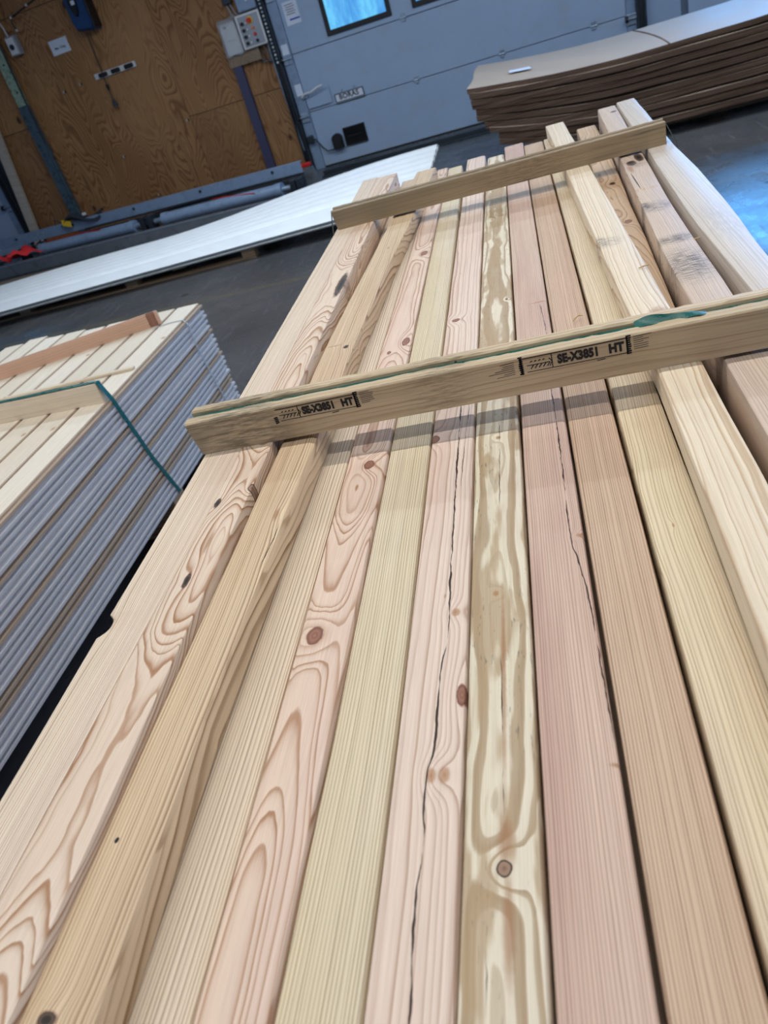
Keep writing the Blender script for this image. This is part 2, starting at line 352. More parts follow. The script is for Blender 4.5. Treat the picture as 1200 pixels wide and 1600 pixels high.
# ------------------------------------------------------------------ room
obj('floor', MB().box(0, 5, -.05, 34, 30, .1), M['floor'], kind='structure')
obj('ceiling', MB().box(0, 5, CEIL+.05, 34, 30, .1), M['ceil'], kind='structure')
wall = objw('wall_back', MB().box(-2, D+.22, CEIL/2, 26, .12, CEIL), M['door2'], 0, 0, 0, kind='structure')
def ply(u0, u1, z0, z1, m, dv=0):
    o = obj('plywood_panel', MB().box(0, 0, 0, u1-u0-.006, .018, z1-z0-.006, .002), M[m], wall, ((u0+u1)/2, D+.03+dv, (z0+z1)/2)); return o
ply(-7.05, -6.44, .02, 1.36, 'ply3'); ply(-7.05, -6.44, 1.36, 4.6, 'ply2'); ply(-6.44, -4.3, .02, 2.46, 'ply1'); ply(-4.3, -2.99, .95, 3.0, 'ply2', -.004); ply(-4.3, -2.99, .02, .95, 'ply3')
ply(-6.44, -4.3, 2.46, 4.6, 'ply2'); ply(-4.3, -2.99, 3.0, 4.6, 'ply1')
for k in range(3): obj('cladding_panel', MB().box(0, 0, 0, .33, .03, 1.49, .003), M['door2'], wall, (1.125, D+.05, .76+1.5*k))

def section_door(name, u0, u1, rows, winrows, panes, strength):
    d = thingw(name, 0, 0, 0, kind='structure')
    H = .605
    for r in range(rows):
        z0 = r*H+.015; z1 = (r+1)*H+.009
        obj('door_section', MB().box(0, 0, 0, u1-u0, .045, z1-z0, .006), M['door'], d, ((u0+u1)/2, D+.05, (z0+z1)/2))
    obj('bottom_seal', MB().box((u0+u1)/2, D+.05, .008, u1-u0, .05, .016, .003), M['blk'], d)
    for (a, b, c, e) in panes:
        wf = obj('window_frame', MB().box((a+b)/2, D+.018, c+.025, b-a, .03, .05, .006).box((a+b)/2, D+.018, e-.025, b-a, .03, .05, .006)
                 .box(a+.025, D+.018, (c+e)/2, .05, .028, e-c-.02, .006).box(b-.025, D+.018, (c+e)/2, .05, .028, e-c-.02, .006), M['blk'], d)
        obj('pane', MB().box((a+b)/2, D+.021, (c+e)/2, b-a-.09, .006, e-c-.09), PANE if strength == 1 else PANE2, wf)
    return d
PANE = glow('daylight_through_frosted_pane', srgb(96, 190, 250), 1.0, True)
PANE2 = glow('daylight_through_clear_pane', DAY_COL+(1,), 16.0)
d1 = section_door('door_1', -2.83, .76, 5, (2,), [(-2.37+.985*k, -1.62+.985*k, 1.28, 1.72) for k in range(3)], 1)
d2 = section_door('door_2', 1.36, 5.0, 5, (2, 3), [(1.45+1.17*k, 2.56+1.17*k, 1.26+.6*j, 1.80+.6*j) for k in range(3) for j in range(3)], 2)
d3 = section_door('door_3', -11.2, -7.36, 5, (), [(-8.4-.985*k, -7.65-.985*k, 1.28, 1.72) for k in range(3)], 1)
for dd, us in ((d1, (-1.51, -.54, .43)), (d3, (-8.6, -9.6))):
    for u in us:
        for z in (.62, 1.225):
            obj('hinge', MB().box(u, D+.02, z+.02, .05, .012, .045, .004).box(u, D+.02, z-.022, .04, .012, .03, .004).cyl((u-.035, D+.016, z), (u+.035, D+.016, z), .008, 8), M['steel'], dd)
# side strips, tracks and roller brackets of the section doors
def track(n, ua, ub, m1, uc, ud):
    t = thingw('trim_%d' % n, 0, 0, 0, kind='structure')
    obj('side_strip', MB().box((ua+ub)/2, D+.02, 1.5, ub-ua, .03, 3.0, .003), M['bluesteel'], t)
    obj('track', MB().box((uc+ud)/2, D-.02, 1.5, ud-uc, .02, 3.0, .003).box(uc+.008, D-.05, 1.5, .014, .07, 3.0, .003).box(ud-.008, D-.05, 1.5, .010, .05, 3.0, .003), M['dark'], t)
    for z in (.58, 1.19, 1.8):
        b = obj('roller_bracket', MB().box((ua+ub)/2, D-.005, z, .10, .02, .10, .006).cyl((ua, D-.03, z+.01), (ub, D-.03, z+.01), .012, 10), M['steel'], t)
        obj('roller', MB().cyl((ua-.02, D-.035, z+.01), (ua+.01, D-.035, z+.01), .028, 14), M['blk'], b)
    return t
track(1, -2.95, -2.83, 0, -3.03, -2.955); track(2, .76, .85, 0, .86, .94); track(3, -7.36, -7.21, 0, -7.20, -7.11)
t4 = objw('trim_4', MB().box(0, 0, 0, .10, .05, 3.0, .004), M['dark'], -7.06, D+.0, 1.5, kind='structure')
# door furniture
lh = thingw('door_latch', -2.80, D, .80, label='chrome pull latch on the left edge of the grey sectional door', cat='latch')
obj('bracket', MB().box(-.02, -.01, -.01, .09, .03, .04, .006), M['steel'], lh)
obj('lever', MB().tube([(-.05, -.03, -.01), (.0, -.05, .02), (.08, -.07, .02), (.17, -.07, .05), (.23, -.06, .055)], .011, 10), M['white'], lh, smooth=True)
obj('latch_plate', MB().box(.13, .005, -.06, .30, .004, .17, .001), M['door'], lh)
sg = thingw('place_sign', -2.305, D, .675, label='small framed plate lettered BORÅS on the grey sectional door', cat='sign')
obj('frame', MB().box(0, .012, .041, .35, .014, .012, .002).box(0, .012, -.046, .35, .014, .022, .002).box(-.170, .012, 0, .012, .014, .09, .002).box(.170, .012, 0, .012, .014, .09, .002), M['greysteel'], sg)
obj('plate', MB().box(0, .015, 0, .335, .008, .085, .001), M['paper'], sg)
def text(s, size, mat, parent, loc, rx=math.pi/2, rz=0, bold=.0, spacing=1., sx=1., name='lettering', thick=.0004):
    c = bpy.data.curves.new(name, 'FONT'); c.body = s; c.size = size; c.align_x = 'CENTER'; c.align_y = 'CENTER'; c.extrude = thick; c.offset = bold; c.space_character = spacing; c.resolution_u = 3
    o = bpy.data.objects.new('tmp', c); COL.objects.link(o); dg = bpy.context.evaluated_depsgraph_get(); dg.update()
    me = bpy.data.meshes.new_from_object(o.evaluated_get(dg)); COL.objects.unlink(o); bpy.data.objects.remove(o)
    me.materials.clear(); me.materials.append(mat)
    q = bpy.data.objects.new(name, me); COL.objects.link(q); q.parent = parent; q.location = loc; q.rotation_euler = (rx, 0, rz); q.scale = (sx, 1, 1); return q
text('BORÅS', .075, M['ink'], sg, (-.005, .0100, .002), bold=.0018, spacing=1.05)
for q in (-.07, .08): obj('hook', MB().tube([(q, .01, .045), (q-.01, .0, .07), (q+.01, .0, .08)], .004, 6), M['steel'], sg)
vt = thingw('door_vent', -2.36, D, .263, label='square black air grille low on the grey sectional door', cat='vent')
obj('vent_frame', MB().box(0, .012, .094, .27, .02, .012, .003).box(0, .012, -.094, .27, .02, .012, .003).box(-.13, .012, 0, .012, .02, .2, .003).box(.13, .012, 0, .012, .02, .2, .003), M['blk'], vt)
for k in range(9): obj('slat', MB().box(0, .012, -.078+k*.0195, .252, .012, .014, .003, rot=Matrix.Rotation(.5, 3, 'X')), M['blk'], vt)
obj('grille_backing', MB().box(0, .024, 0, .26, .004, .19), M['navy'], vt)
obj('bar', MB().box(-.01, .0, .0, .18, .006, .006, .001), M['dark'], vt)
pg = thingw('door_plug', -2.585, D, .245, label='black domed cable plug on the door left of the air grille', cat='plug')
hp = [(-.062, -.08), (.062, -.08)]+[(.062*math.cos(t), .03+.055*math.sin(t)) for t in [math.pi*i/12 for i in range(13)]]
obj('plug_body', MB().prism(hp, 0, 0).add([], []) if False else MB().loft([[(a*.8, -.06, b*.85) for a, b in hp], [(a, -.04, b) for a, b in hp], [(a, .02, b) for a, b in hp]]), M['blk'], pg)
obj('cable', MB().tube([(-.05, -.02, -.075), (-.15, -.02, -.07), (-.2, -.03, -.01), (-.25, -.04, .09), (-.30, -.04, .10)], .008, 8), M['blk'], pg, smooth=True)
obj('junction', MB().box(-.31, -.03, .10, .07, .06, .09, .012), M['dark'], pg)
lb = thingw('door_label', -2.70, D, 1.60, label='white instruction sticker with a blue line on the door edge', cat='sticker')
obj('sheet', MB().box(0, .024, 0, .17, .004, .22, 0), M['paper'], lb)
obj('blue_line', MB().box(.02, .0215, -.06, .12, .003, .016), M['bluelabel'], lb)
for k in range(5): obj('printed_line', MB().box(-.01+.01*(k % 2), .0215, .08-.022*k, .10, .003, .006), M['ink'], lb)
for (u, z) in ((-2.89, 1.28), (-2.87, .87)):
    objw('strip_label', MB().box(0, 0, 0, .08, .004, .12), M['paper'], u, D+.002, z, label='pale paper label on the door side strip, %s' % ('near the upper bracket' if z > 1 else 'above the latch'), cat='label')

# ------------------------------------------------------------------ things on the plywood wall
def on_wall(name, u, z, **t): return thingw(name, u, D+.016, z, **t)
st = on_wall('wall_stud', -3.485, .66, label='dark violet painted upright stud against the plywood under the control box', cat='stud')
obj('upright', MB().box(0, -.035, 0, .105, .06, 1.24, .004), M['violet'], st)
bk = on_wall('backing_board', -3.37, 1.345, label='short horizontal timber under the control box', cat='board')
obj('board', MB().box(0, -.035, 0, .40, .06, .13, .004), M['plank'], bk)
s2 = thingw('leaning_stud', -6.90, D-.02, 1.0, label='pale weathered timber stud standing at the left end of the plywood', cat='stud')
so = obj('upright', MB().box(0, 0, 0, .125, .05, 2.5, .004), M['stud'], s2, (0, -.05, 0)); so.location.z = -.25+.5; so.rotation_euler = (0, math.radians(8.0), 0)
po = thingw('wall_post', -6.33, D-.02, 0, label='square post on the plywood, faded green above and mottled blue below', cat='post')
a = obj('lower_post', MB().box(0, 0, .80, .135, .07, 1.60, .006), M['bluegreen'], po, (0, -.03, 0))
b = obj('upper_post', MB().box(0, 0, .65, .125, .05, 1.30, .004), M['green'], po, (0, -.025, 1.60)); b.rotation_euler = (0, math.radians(.8), 0)
obj('seam_gap', MB().tube([(.07, -.05, .05), (.075, -.05, .8), (.085, -.05, 1.6), (.11, -.05, 2.6)], .012, 6), M['blk'], b, (-.015, 0.02, -1.6))
for k in range(3): obj('screw', MB().cyl((.02, -.06, 1.75+.3*k), (.02, -.05, 1.75+.3*k), .012, 10), M['dark'], po)
bx = on_wall('socket_box', -6.08, 2.19, label='small pale grey switch box with a white cable on the plywood', cat='switch box')
obj('casing', MB().box(0, -.05, 0, .13, .10, .20, .014), M['grey'], bx)
obj('cover', MB().box(0, -.104, .0, .10, .012, .17, .008), M['white'], bx)
obj('dial', MB().cyl((0.0, -.12, -.01), (0.0, -.108, -.01), .03, 16), M['dark'], bx)
obj('cable', MB().tube([(-.03, -.05, .10), (-.04, -.05, .20), (-.07, -.05, .29), (-.16, -.05, .33), (-.32, -.05, .34)], .009, 8), M['white'], bx, smooth=True)
pp = on_wall('paper_notice', -5.55, 2.04, label='white paper notice with one printed line on the plywood', cat='notice')
obj('sheet', MB().box(0, .0, 0, .25, .003, .15), M['paper'], pp)
text('Max 125kg', .034, M['ink'], pp, (0, -.0022, -.012), bold=.0008)
rl = on_wall('hose_reel', -5.04, 2.33, label='blue cable reel housing with black side covers on the plywood', cat='reel')
obj('casing', MB().loft([[(x_*s, y_, z_*s) for x_, z_ in ((-.11, -.24), (.09, -.27), (.12, -.22), (.12, .24), (.08, .30), (-.09, .30), (-.13, .24), (-.13, -.16))] for y_, s in ((.0, 1.), (-.16, 1.), (-.2, .9))]), M['blue'], rl)
obj('side_cover', MB().loft([[(-.02+.055*math.cos(t)*s, y_, .05+.17*math.sin(t)*s) for t in [2*math.pi*i/20 for i in range(20)]] for y_, s in ((-.19, 1.), (-.225, .85))]), M['blk'], rl)
obj('side_cover', MB().box(.115, -.10, 0, .03, .17, .5, .012), M['blk'], rl); obj('side_cover', MB().loft([[(-.14, -.10+.05*math.cos(t)*s, .02+.17*math.sin(t)*s) if False else (-.128-.02*(s < 1), -.09+.05*math.cos(t)*s, .02+.17*math.sin(t)*s) for t in [2*math.pi*i/16 for i in range(16)]] for s in (1., .8)]), M['blk'], rl)
obj('badge', MB().box(.0, -.232, .02, .045, .006, .04), M['paper'], rl)
obj('cord', MB().tube([(-.07, -.06, -.26), (-.09, -.05, -.5), (-.10, -.05, -.72), (-.10, -.06, -.82)], .006, 6), M['blk'], rl)
obj('cord_stop', MB().cyl((-.10, -.06, -.80), (-.10, -.06, -.86), .022, 10, .012), M['blk'], rl)
obj('cord_end', MB().tube([(-.10, -.06, -.84), (-.10, -.06, -.93), (-.10, -.06, -.98)], .006, 6), M['blk'], rl)
obj('plug_end', MB().cyl((-.10, -.06, -.96), (-.10, -.06, -1.04), .018, 10, .032), M['dark'], rl)
hk = on_wall('tool_rail', -4.99, 1.635, label='short white wall rail with three black clips on the plywood', cat='rail')
obj('rail', MB().box(0, -.01, .018, .57, .012, .022, .002).box(0, -.01, -.020, .57, .012, .014, .002).box(0, -.006, 0, .57, .006, .06, .001), M['white'], hk)
for q in (-.16, .015, .20): obj('clip', MB().box(q, -.03, 0, .11, .045, .045, .010), M['blk'], hk)
ck = on_wall('clipped_cable', -5.7, 2.45, label='dark cable run with white clips along the plywood top', cat='cable')
obj('cable', MB().tube([(-.28, -.01, -.15), (-.30, -.012, -.05), (-.28, -.012, .0), (.12, -.012, .08), (.50, -.012, .15), (.8, -.012, .2)], .008, 6), M['dark'], ck)
for q, zz in ((-.28, -.13), (-.28, .0), (-.02, .055), (.22, .10)): obj('clip', MB().box(q, -.02, zz, .022, .02, .026, .004), M['white'], ck)
for (u, z) in ((-5.5, 1.62), (-5.75, 1.60), (-4.34, .92), (-5.35, .75), (-5.10, .22)):
    objw('wall_plug', MB().cyl((0, .012, 0), (0, -.012, 0), .02, 12, .014), M['stud'], u, D+.012, z, label='small pale filler dab on the plywood', cat='filler', group='pale filler dabs on the plywood')
# control box
cb = on_wall('control_box', -3.17, 1.57, label='white push-button control box with a red emergency stop beside the door track', cat='control box')
obj('casing', MB().box(0, -.06, 0, .29, .12, .33, .012), M['white'], cb)
obj('face_plate', MB().box(0.005, -.122, 0, .245, .008, .29, .004), M['grey'], cb)
e = obj('emergency_stop', MB().cyl((.02, -.125, .09), (.02, -.135, .09), .036, 20), M['yellow'], cb)
obj('stop_button', MB().cyl((.02, -.135, .09), (.02, -.17, .09), .024, 18), M['red'], e)
for k in range(4): obj('push_button', MB().cyl((-.075, -.125, .075-.062*k), (-.075, -.15, .075-.062*k), .018, 14), M['blk'], cb)
for k in range(4): obj('lamp_lens', MB().cyl((-.03, -.125, .075-.062*k), (-.03, -.14, .075-.062*k), .010, 12), M['white'], cb)
obj('push_button', MB().cyl((.035, -.125, .015), (.035, -.145, .015), .015, 14), M['orange'], cb, label='orange push button')
obj('push_button', MB().cyl((.04, -.125, -.045), (.04, -.145, -.045), .016, 14), M['red'], cb, label='red push button')
obj('push_button', MB().cyl((.045, -.125, -.11), (.045, -.145, -.11), .016, 14), M['blk'], cb)
for k in range(4):
    q = -.09+.05*k
    obj('cable', MB().tube([(q, -.05, -.165), (q+.02, -.05, -.24), (q+.06, -.06, -.30-.02*k), (.12+.01*k, -.05, -.34), (.15, -.04, -.25), (.155, -.04, -.1)], .007, 6), M['greysteel' if k % 2 else 'dark'], cb)
b2 = on_wall('bagged_switch_box', -3.43, 1.56, label='pale switch box wrapped in a clear plastic bag left of the control box', cat='switch box')
obj('casing', MB().box(-.01, -.045, -.01, .19, .09, .31, .012), M['white'], b2)
for k in range(3): obj('keyhole', MB().cyl((-.05+.03*k, -.092, -.02-.01*(k % 2)), (-.05+.03*k, -.096, -.02), .006, 8), M['blk'], b2)
obj('button', MB().cyl((-.04, -.09, .11), (-.04, -.10, .11), .012, 12), M['blk'], b2)
bag = MB(); rr = []
for (y_, s) in ((.0, 1.), (-.06, 1.04), (-.105, .95)):
    rr.append([((-.01+x_*s*(.115+.008*math.sin(3*t+y_*40))), y_, -.0+z_*s*(.18+.010*math.sin(5*t+y_*60))) for t in [2*math.pi*i/24 for i in range(24)] for x_, z_ in [(max(-1, min(1, 1.35*math.cos(t))), max(-1, min(1, 1.35*math.sin(t))))]])
bag.loft(rr); obj('plastic_bag', bag, M['clear'], b2, label='clear crinkled bag')
b3 = on_wall('upper_junction_box', -3.14, 1.84, label='blue-grey junction box with a blue label above the control box', cat='junction box')
obj('casing', MB().box(0, -.06, .01, .22, .12, .20, .012), M['bluesteel'], b3); obj('label_strip', MB().box(.0, -.1225, .06, .12, .004, .04), M['bluelabel'], b3)
obj('indicator', MB().cyl((.02, -.12, .0), (.02, -.13, .0), .012, 12), M['white'], b3)
b4 = on_wall('small_junction_box', -3.36, 1.90, label='dark small junction box with two grey cables left of the blue-grey box', cat='junction box')
obj('casing', MB().box(0, -.04, .02, .10, .08, .12, .01), M['dark'], b4)
for k in range(2): obj('cable', MB().tube([(-.02+.04*k, -.04, -.04), (.0+.05*k, -.05, -.13), (.06+.04*k, -.05, -.19)], .008, 6), M['grey'], b4)
chn = on_wall('cable_chain', -3.02, 1.2, label='cable chain and conduits hanging down beside the black door track', cat='cable')
obj('conduit', MB().tube([(0, -.05, .9), (0, -.05, 0), (.02, -.05, -.6), (.04, -.05, -1.0)], .014, 8), M['dark'], chn)
obj('conduit', MB().tube([(-.035, -.05, .9), (-.03, -.05, .0), (-.02, -.07, -.3), (.01, -.05, -.95)], .010, 8), M['steel'], chn)
for k in range(20): obj('link', MB().box(.028, -.09, .72-.038*k, .02, .02, .022, .004), M['white' if k % 2 else 'steel'], chn)

# ------------------------------------------------------------------ roller conveyor lying along the back wall
MA = math.atan2(-.46, 4.0)                       # it lies slightly askew to the wall
mc = thingw('roller_conveyor', -6.6, 8.62, 0, MA, label='blue-grey steel roller conveyor frame lying on the floor along the plywood wall', cat='conveyor')
pl_ = MB().box(1.25, .09, .255, 5.3+.0, .008, .115, .002).box(1.25, .12, .308, 5.3, .05, .008, .002).box(1.25, .12, .202, 5.3, .05, .008, .002)
so_ = obj('side_plate', pl_, M['bluesteel'], mc)
for k in range(6): obj('bolt', MB().cyl((-1.2+.95*k, .085, .275), (-1.2+.95*k, .075, .275), .016, 12), M['dark'], so_)
obj('front_rail', MB().box(1.2, -.66, .135, 5.6, .09, .008, .001).box(1.2, -.70, .07, 5.6, .010, .13, .001).box(1.2, -.66, .008, 5.6, .09, .008, .001), M['greysteel'], mc)
obj('rail_highlight', MB().box(1.2, -.705, .137, 5.6, .004, .010, .001), M['steel'], mc)  # paler strip put in as the highlight along the rail's lit edge
obj('inner_rail', MB().box(2.4, -.02, .15, 3.0, .04, .06, .003).box(2.4, .03, .20, 3.0, .03, .02, .003), M['dark'], mc)
for (a, b_) in ((.45, 1.85), (2.28, 3.78)):
    rl_ = obj('roller', MB().cyl((a, -.30, .15), (b_, -.30, .15), .062, 24).cyl((a-.02, -.30, .15), (a+.05, -.30, .15), .068, 24).cyl((b_-.05, -.30, .15), (b_+.02, -.30, .15), .068, 24), M['bluesteel'], mc, smooth=True)
    obj('axle', MB().cyl((a-.28, -.30, .15), (b_+.16, -.30, .15), .028, 14), M['steel'], rl_, smooth=True)
for q in (.15, 2.0, 2.1, 3.95, 4.02): obj('bearing_block', MB().box(q, -.30, .115, .06, .14, .22, .010).cyl((q-.04, -.30, .15), (q+.04, -.30, .15), .05, 16), M['dark'], mc)
for k in range(3): obj('cross_member', MB().box(-.7+2.2*k, -.3, .03, .06, .8, .05, .004), M['dark'], mc)
obj('red_cord', MB().tube([(.45, -.24, .215), (.8, -.26, .22), (1.1, -.30, .222), (1.4, -.34, .212)], .005, 6), M['red'], mc, smooth=True)
obj('red_cord', MB().tube([(2.9, -.24, .215), (3.1, -.30, .218), (3.5, -.36, .19)], .005, 6), M['red'], mc, smooth=True)
def crumple(nx, ny, sx, sy, h, seed, shape):
    rnd = random.Random(seed); vs = []; fs = []
    for j in range(ny+1):
        for i in range(nx+1):
            u, v = i/nx, j/ny; x_, y_ = shape(u, v)
            vs.append((x_*sx, y_*sy, h*(.45+.35*math.sin(7*u+2*v+seed)+.2*math.sin(13*v+5*u)) + rnd.uniform(0, .03)*h))
    for j in range(ny):
        for i in range(nx): a = j*(nx+1)+i; fs.append((a, a+1, a+nx+2, a+nx+1))
    n = len(vs); vs += [(a, b, c-.006) for a, b, c in vs]; fs += [tuple(i+n for i in f)[::-1] for f in fs]
    rim = [i for i in range(nx+1)]+[(j+1)*(nx+1)+nx for j in range(ny)]+[ny*(nx+1)+nx-1-i for i in range(nx)]+[(ny-1-j)*(nx+1) for j in range(ny-1)]
    for a, b in zip(rim, rim[1:]+rim[:1]): fs.append((a, a+n, b+n, b))
    return MB().add(vs, fs)
M['bag'] = paint('dark_fabric', (44, 48, 58), .8, 0, .15, 12)
objw('red_cloth', crumple(10, 8, .42, .34, .11, 2, lambda u, v: ((u-.5)*(.25+.9*v)+.3*(v-.5), (v-.5)*(1-.35*u))), M['redcloth'], -6.42, 8.06, .16, MA, True, label='crumpled bright red cloth lying over the left end of the conveyor frame', cat='cloth')
tb = thingw('tool_bag', -5.75, 8.66, .27, MA, label='dark tool bag with yellow tag resting on the conveyor side plate', cat='bag')
obj('bag_body', crumple(12, 6, .62, .20, .11, 5, lambda u, v: (u-.5, (v-.5)*(.5+.9*math.sin(math.pi*min(.95, u+.05))))), M['bag'], tb, smooth=True)
obj('tag', MB().box(-.18, -.10, .04, .13, .012, .07, .003, rot=Matrix.Rotation(.3, 3, 'Y')), M['yellow'], tb); obj('buckle', MB().box(.10, -.06, .09, .05, .03, .03, .006), M['white'], tb)
obj('cord', MB().tube([(-.32, -.02, .05), (-.4, -.03, .10), (-.42, -.02, .03), (-.33, -.02, .0), (-.2, 0, .02)], .006, 6), M['dark'], tb, smooth=True)
cl = thingw('cable_tangle', -6.75, 8.22, .05, MA, label='tangle of dark and grey cables at the left end of the conveyor', cat='cable')
for k in range(8):
    rnd = random.Random(k); p = Vector((rnd.uniform(-.5, .1), rnd.uniform(-.1, .25), .08)); pts = []
    for i in range(9): pts.append(tuple(p)); p = p+Vector((rnd.uniform(.0, .14), rnd.uniform(-.09, .09), rnd.uniform(-.035, .05)))
    obj('cable', MB().tube(pts, .009, 6), M['dark'] if k % 3 else M['steel'], cl, smooth=True)
objw('orange_block', MB().box(0, 0, 0, .17, .07, .04, .01), M['red'], -2.86, 8.80, .19, MA, label='orange-red block on the right end of the conveyor', cat='block')
objw('steel_bracket', MB().loft([[(-.10, 0, 0), (.12, 0, 0), (.12, .08, 0), (-.10, .08, 0)], [(-.04, 0, .20), (.05, 0, .20), (.05, .08, .20), (-.04, .08, .20)]]), M['greysteel'], -2.72, 8.45, 0, label='grey triangular steel foot right of the conveyor rollers', cat='bracket')
objw('steel_channel', MB().box(0, 0, .03, 2.7, .10, .06, .006).box(0, -.09, .008, 2.7, .10, .012, .002), M['dark'], -1.35, 8.95, 0, -.02, label='dark steel channel lying on the floor before the grey sectional door', cat='channel')
o = objw('floor_timber', MB().box(0, 0, 0, .14, 2.8, .05, .004), M['plank'], -5.6, 7.42, .026, math.pi/2-.03, label='brown timber lying on the floor behind the white sheets', cat='timber')

# ------------------------------------------------------------------ white sheets on a low pallet
def sheet_mesh(k, u0, u1, top):
    # wide ribbed sheet, front edge v = front(u), back edge v = back(u); ribs run along u
    prof = []; n = 66
    def rib(t):
        r_ = 0 if t < .31 else .009*(.5-.5*math.cos((t-.31)*2*math.pi*8.7))
        if .28 < t < .31: r_ = -.010
        return r_
    nu = 44; mb = MB(); vs = []; fs = []
    fr = lambda u: 5.73+(u+5)*.085
    for j in range(nu+1):
        u = u0+(u1-u0)*j/nu; s_ = max(0, min(1, (u+4.2)/3.0)); s_ = s_*s_*(3-2*s_)
        uu = u+.012*math.sin(k*2.7)
        for i in range(n+1):
            t = i/n; v = fr(u)-.006*k*(0 if k else 1)+.01*math.sin(k*1.9)+t*1.26; zz = top+rib(t)+.135*s_*t+.006*math.sin(u*2.3)*t
            vs.append((uu+.02*t*math.sin(k), v, zz))
    for j in range(nu):
        for i in range(n): a = j*(n+1)+i; fs.append((a, a+1, a+n+2, a+n+1))
    m_ = len(vs); vs += [(a, b, c-.011) for a, b, c in vs]; fs2 = [tuple(i+m_ for i in f)[::-1] for f in fs]
    rim = [i for i in range(n+1)]+[(j+1)*(n+1)+n for j in range(nu)]+[nu*(n+1)+n-1-i for i in range(n)]+[(nu-1-j)*(n+1) for j in range(nu-1)]
    f3 = [(a, a+m_, b, ) for a, b in []]
    mb.add(vs, fs+fs2, 0)
    mb.f += [(a, a+m_, b+m_, b) for a, b in zip(rim, rim[1:]+rim[:1])]; mb.m += [1]*len(rim)
    return mb
NAMES = ('topmost', 'second from the top', 'lowest')
for k in range(3):
    objw('white_sheet', sheet_mesh(k, -7.6, -1.10-.012*k, .132-.0140*k), [M['foil'] if k == 0 else M['foil'], M['sheetedge']], 0, 0, 0, 0, True, label='long white ribbed sheet on the low pallet, %s of its pile' % NAMES[k], cat='sheet', group='white ribbed sheets')
def pallet(name, u, v, L_, W_, nblk, label, top=.075, rz=0, skids=3):
    p = thingw(name, u, v, 0, rz, label=label, cat='pallet')
    for j in range(skids):
        y_ = -W_/2+.05+(W_-.1)*j/(skids-1)
        obj('bottom_board', MB().box(0, 0, 0, .10, L_, .018, .002), M['pallet'], p, (0, y_, .0095), math.pi/2)
        for i in range(nblk): obj('block', MB().box(0, 0, 0, .10, .12, top-.036, .003), M['pallet'], p, (-L_/2+.06+(L_-.12)*i/(nblk-1), y_, top/2), math.pi/2)
    for i in range(max(3, int(L_/.55))):
        n_ = max(3, int(L_/.55)); obj('top_board', MB().box(0, 0, 0, .12, W_, .016, .002), M['pallet'], p, (-L_/2+.06+(L_-.12)*i/(n_-1), 0, top-.009))
    return p
pallet('sheet_pallet', -4.95, 6.48, 4.70, 1.15, 5, 'long low timber pallet under the white ribbed sheets', .080, .03)

# ------------------------------------------------------------------ pile of cardboard bundles
def card_mesh(u0, u1, v0, v1, z0, z1, seed, lift):
    nu, nv = 40, 8; vs = []; fs = []; rnd = random.Random(seed)
    ph = rnd.uniform(0, 6)
    for side, zz in ((0, z1), (1, z0)):
        for j in range(nu+1):
            u = u0+(u1-u0)*j/nu
            for i in range(nv+1):
                t = i/nv; w_ = max(0, (.55-u)/1.3); l_ = lift*w_**1.6+.03*t+.014*math.sin(u*1.5+ph)*.4+(max(0, u-1.3))**1.5*.05
                vs.append((u+(.01*math.sin(i+ph) if j in (0, nu) else 0), v0+(v1-v0)*t+(.006*math.sin(u*9+ph) if i == 0 else 0), zz+l_))
    n = (nu+1)*(nv+1); m = []
    for j in range(nu):
        for i in range(nv): a = j*(nv+1)+i; fs.append((a, a+1, a+nv+2, a+nv+1)); m.append(0); fs.append((a+n, a+nv+1+n, a+nv+2+n, a+1+n)); m.append(0)
    rim = [i for i in range(nv+1)]+[(j+1)*(nv+1)+nv for j in range(nu)]+[nu*(nv+1)+nv-1-i for i in range(nv)]+[(nu-1-j)*(nv+1) for j in range(nu-1)]
    mb = MB(); mb.v = vs; mb.f = fs+[(a, a+n, b+n, b) for a, b in zip(rim, rim[1:]+rim[:1])]; mb.m = m+[1]*len(rim); return mb
ORD = ('topmost', 'second', 'third', 'fourth', 'fifth', 'sixth', 'seventh', 'eighth', 'ninth', 'tenth', 'eleventh', 'twelfth', 'thirteenth', 'fourteenth', 'fifteenth', 'sixteenth', 'seventeenth', 'eighteenth', 'nineteenth', 'twentieth', 'lowest')
rnd = random.Random(4); zt = .618
for k in range(10):
    th = rnd.choice((.036, .040, .044)); off = rnd.uniform(-.02, .02); sh = 0 if k < 5 else (k-4)*.035
    c_ = objw('cardboard_bundle', card_mesh(-.66+off+sh, 3.6+off, 6.55+rnd.uniform(-.012, .012), 7.75, zt-th, zt, k, .10+.012*k), [M['cardtop'], M['cardedge']], 0, 0, 0, 0, False,
         label='brown cardboard bundle in the warped pile by the grey door, %s from the top' % ORD[k] if k else 'topmost brown cardboard bundle of the pile by the grey door, carrying a white slip', cat='cardboard', group='cardboard bundles in the warped pile')
    if k == 0:
        cr = []
        for i in range(9): t = i/8; cr.append((.80-.12*t*t-.02*t, 6.552+1.19*t, zt+.0006+.03*t))
        obj('fold_line', MB().tube(cr, .006, 4), M['cardedge'], c_)
    zt -= th+.013
objw('shipping_slip', MB().box(0, 0, 0, .17, .15, .003, .0), M['paper'], -.28, 7.0, .6845, .1, label='white slip lying on the topmost cardboard bundle', cat='paper').rotation_euler[1] = .088
cp = pallet('cardboard_pallet', 1.9, 7.35, 3.0, .8, 5, 'dark low pallet beneath the cardboard pile', .090)
objw('pallet_upright', MB().box(0, 0, .09, .05, .05, .18, .004), M['pallet'], -.35, 6.75, 0, label='small timber stub on the floor left of the cardboard pallet', cat='timber stub')

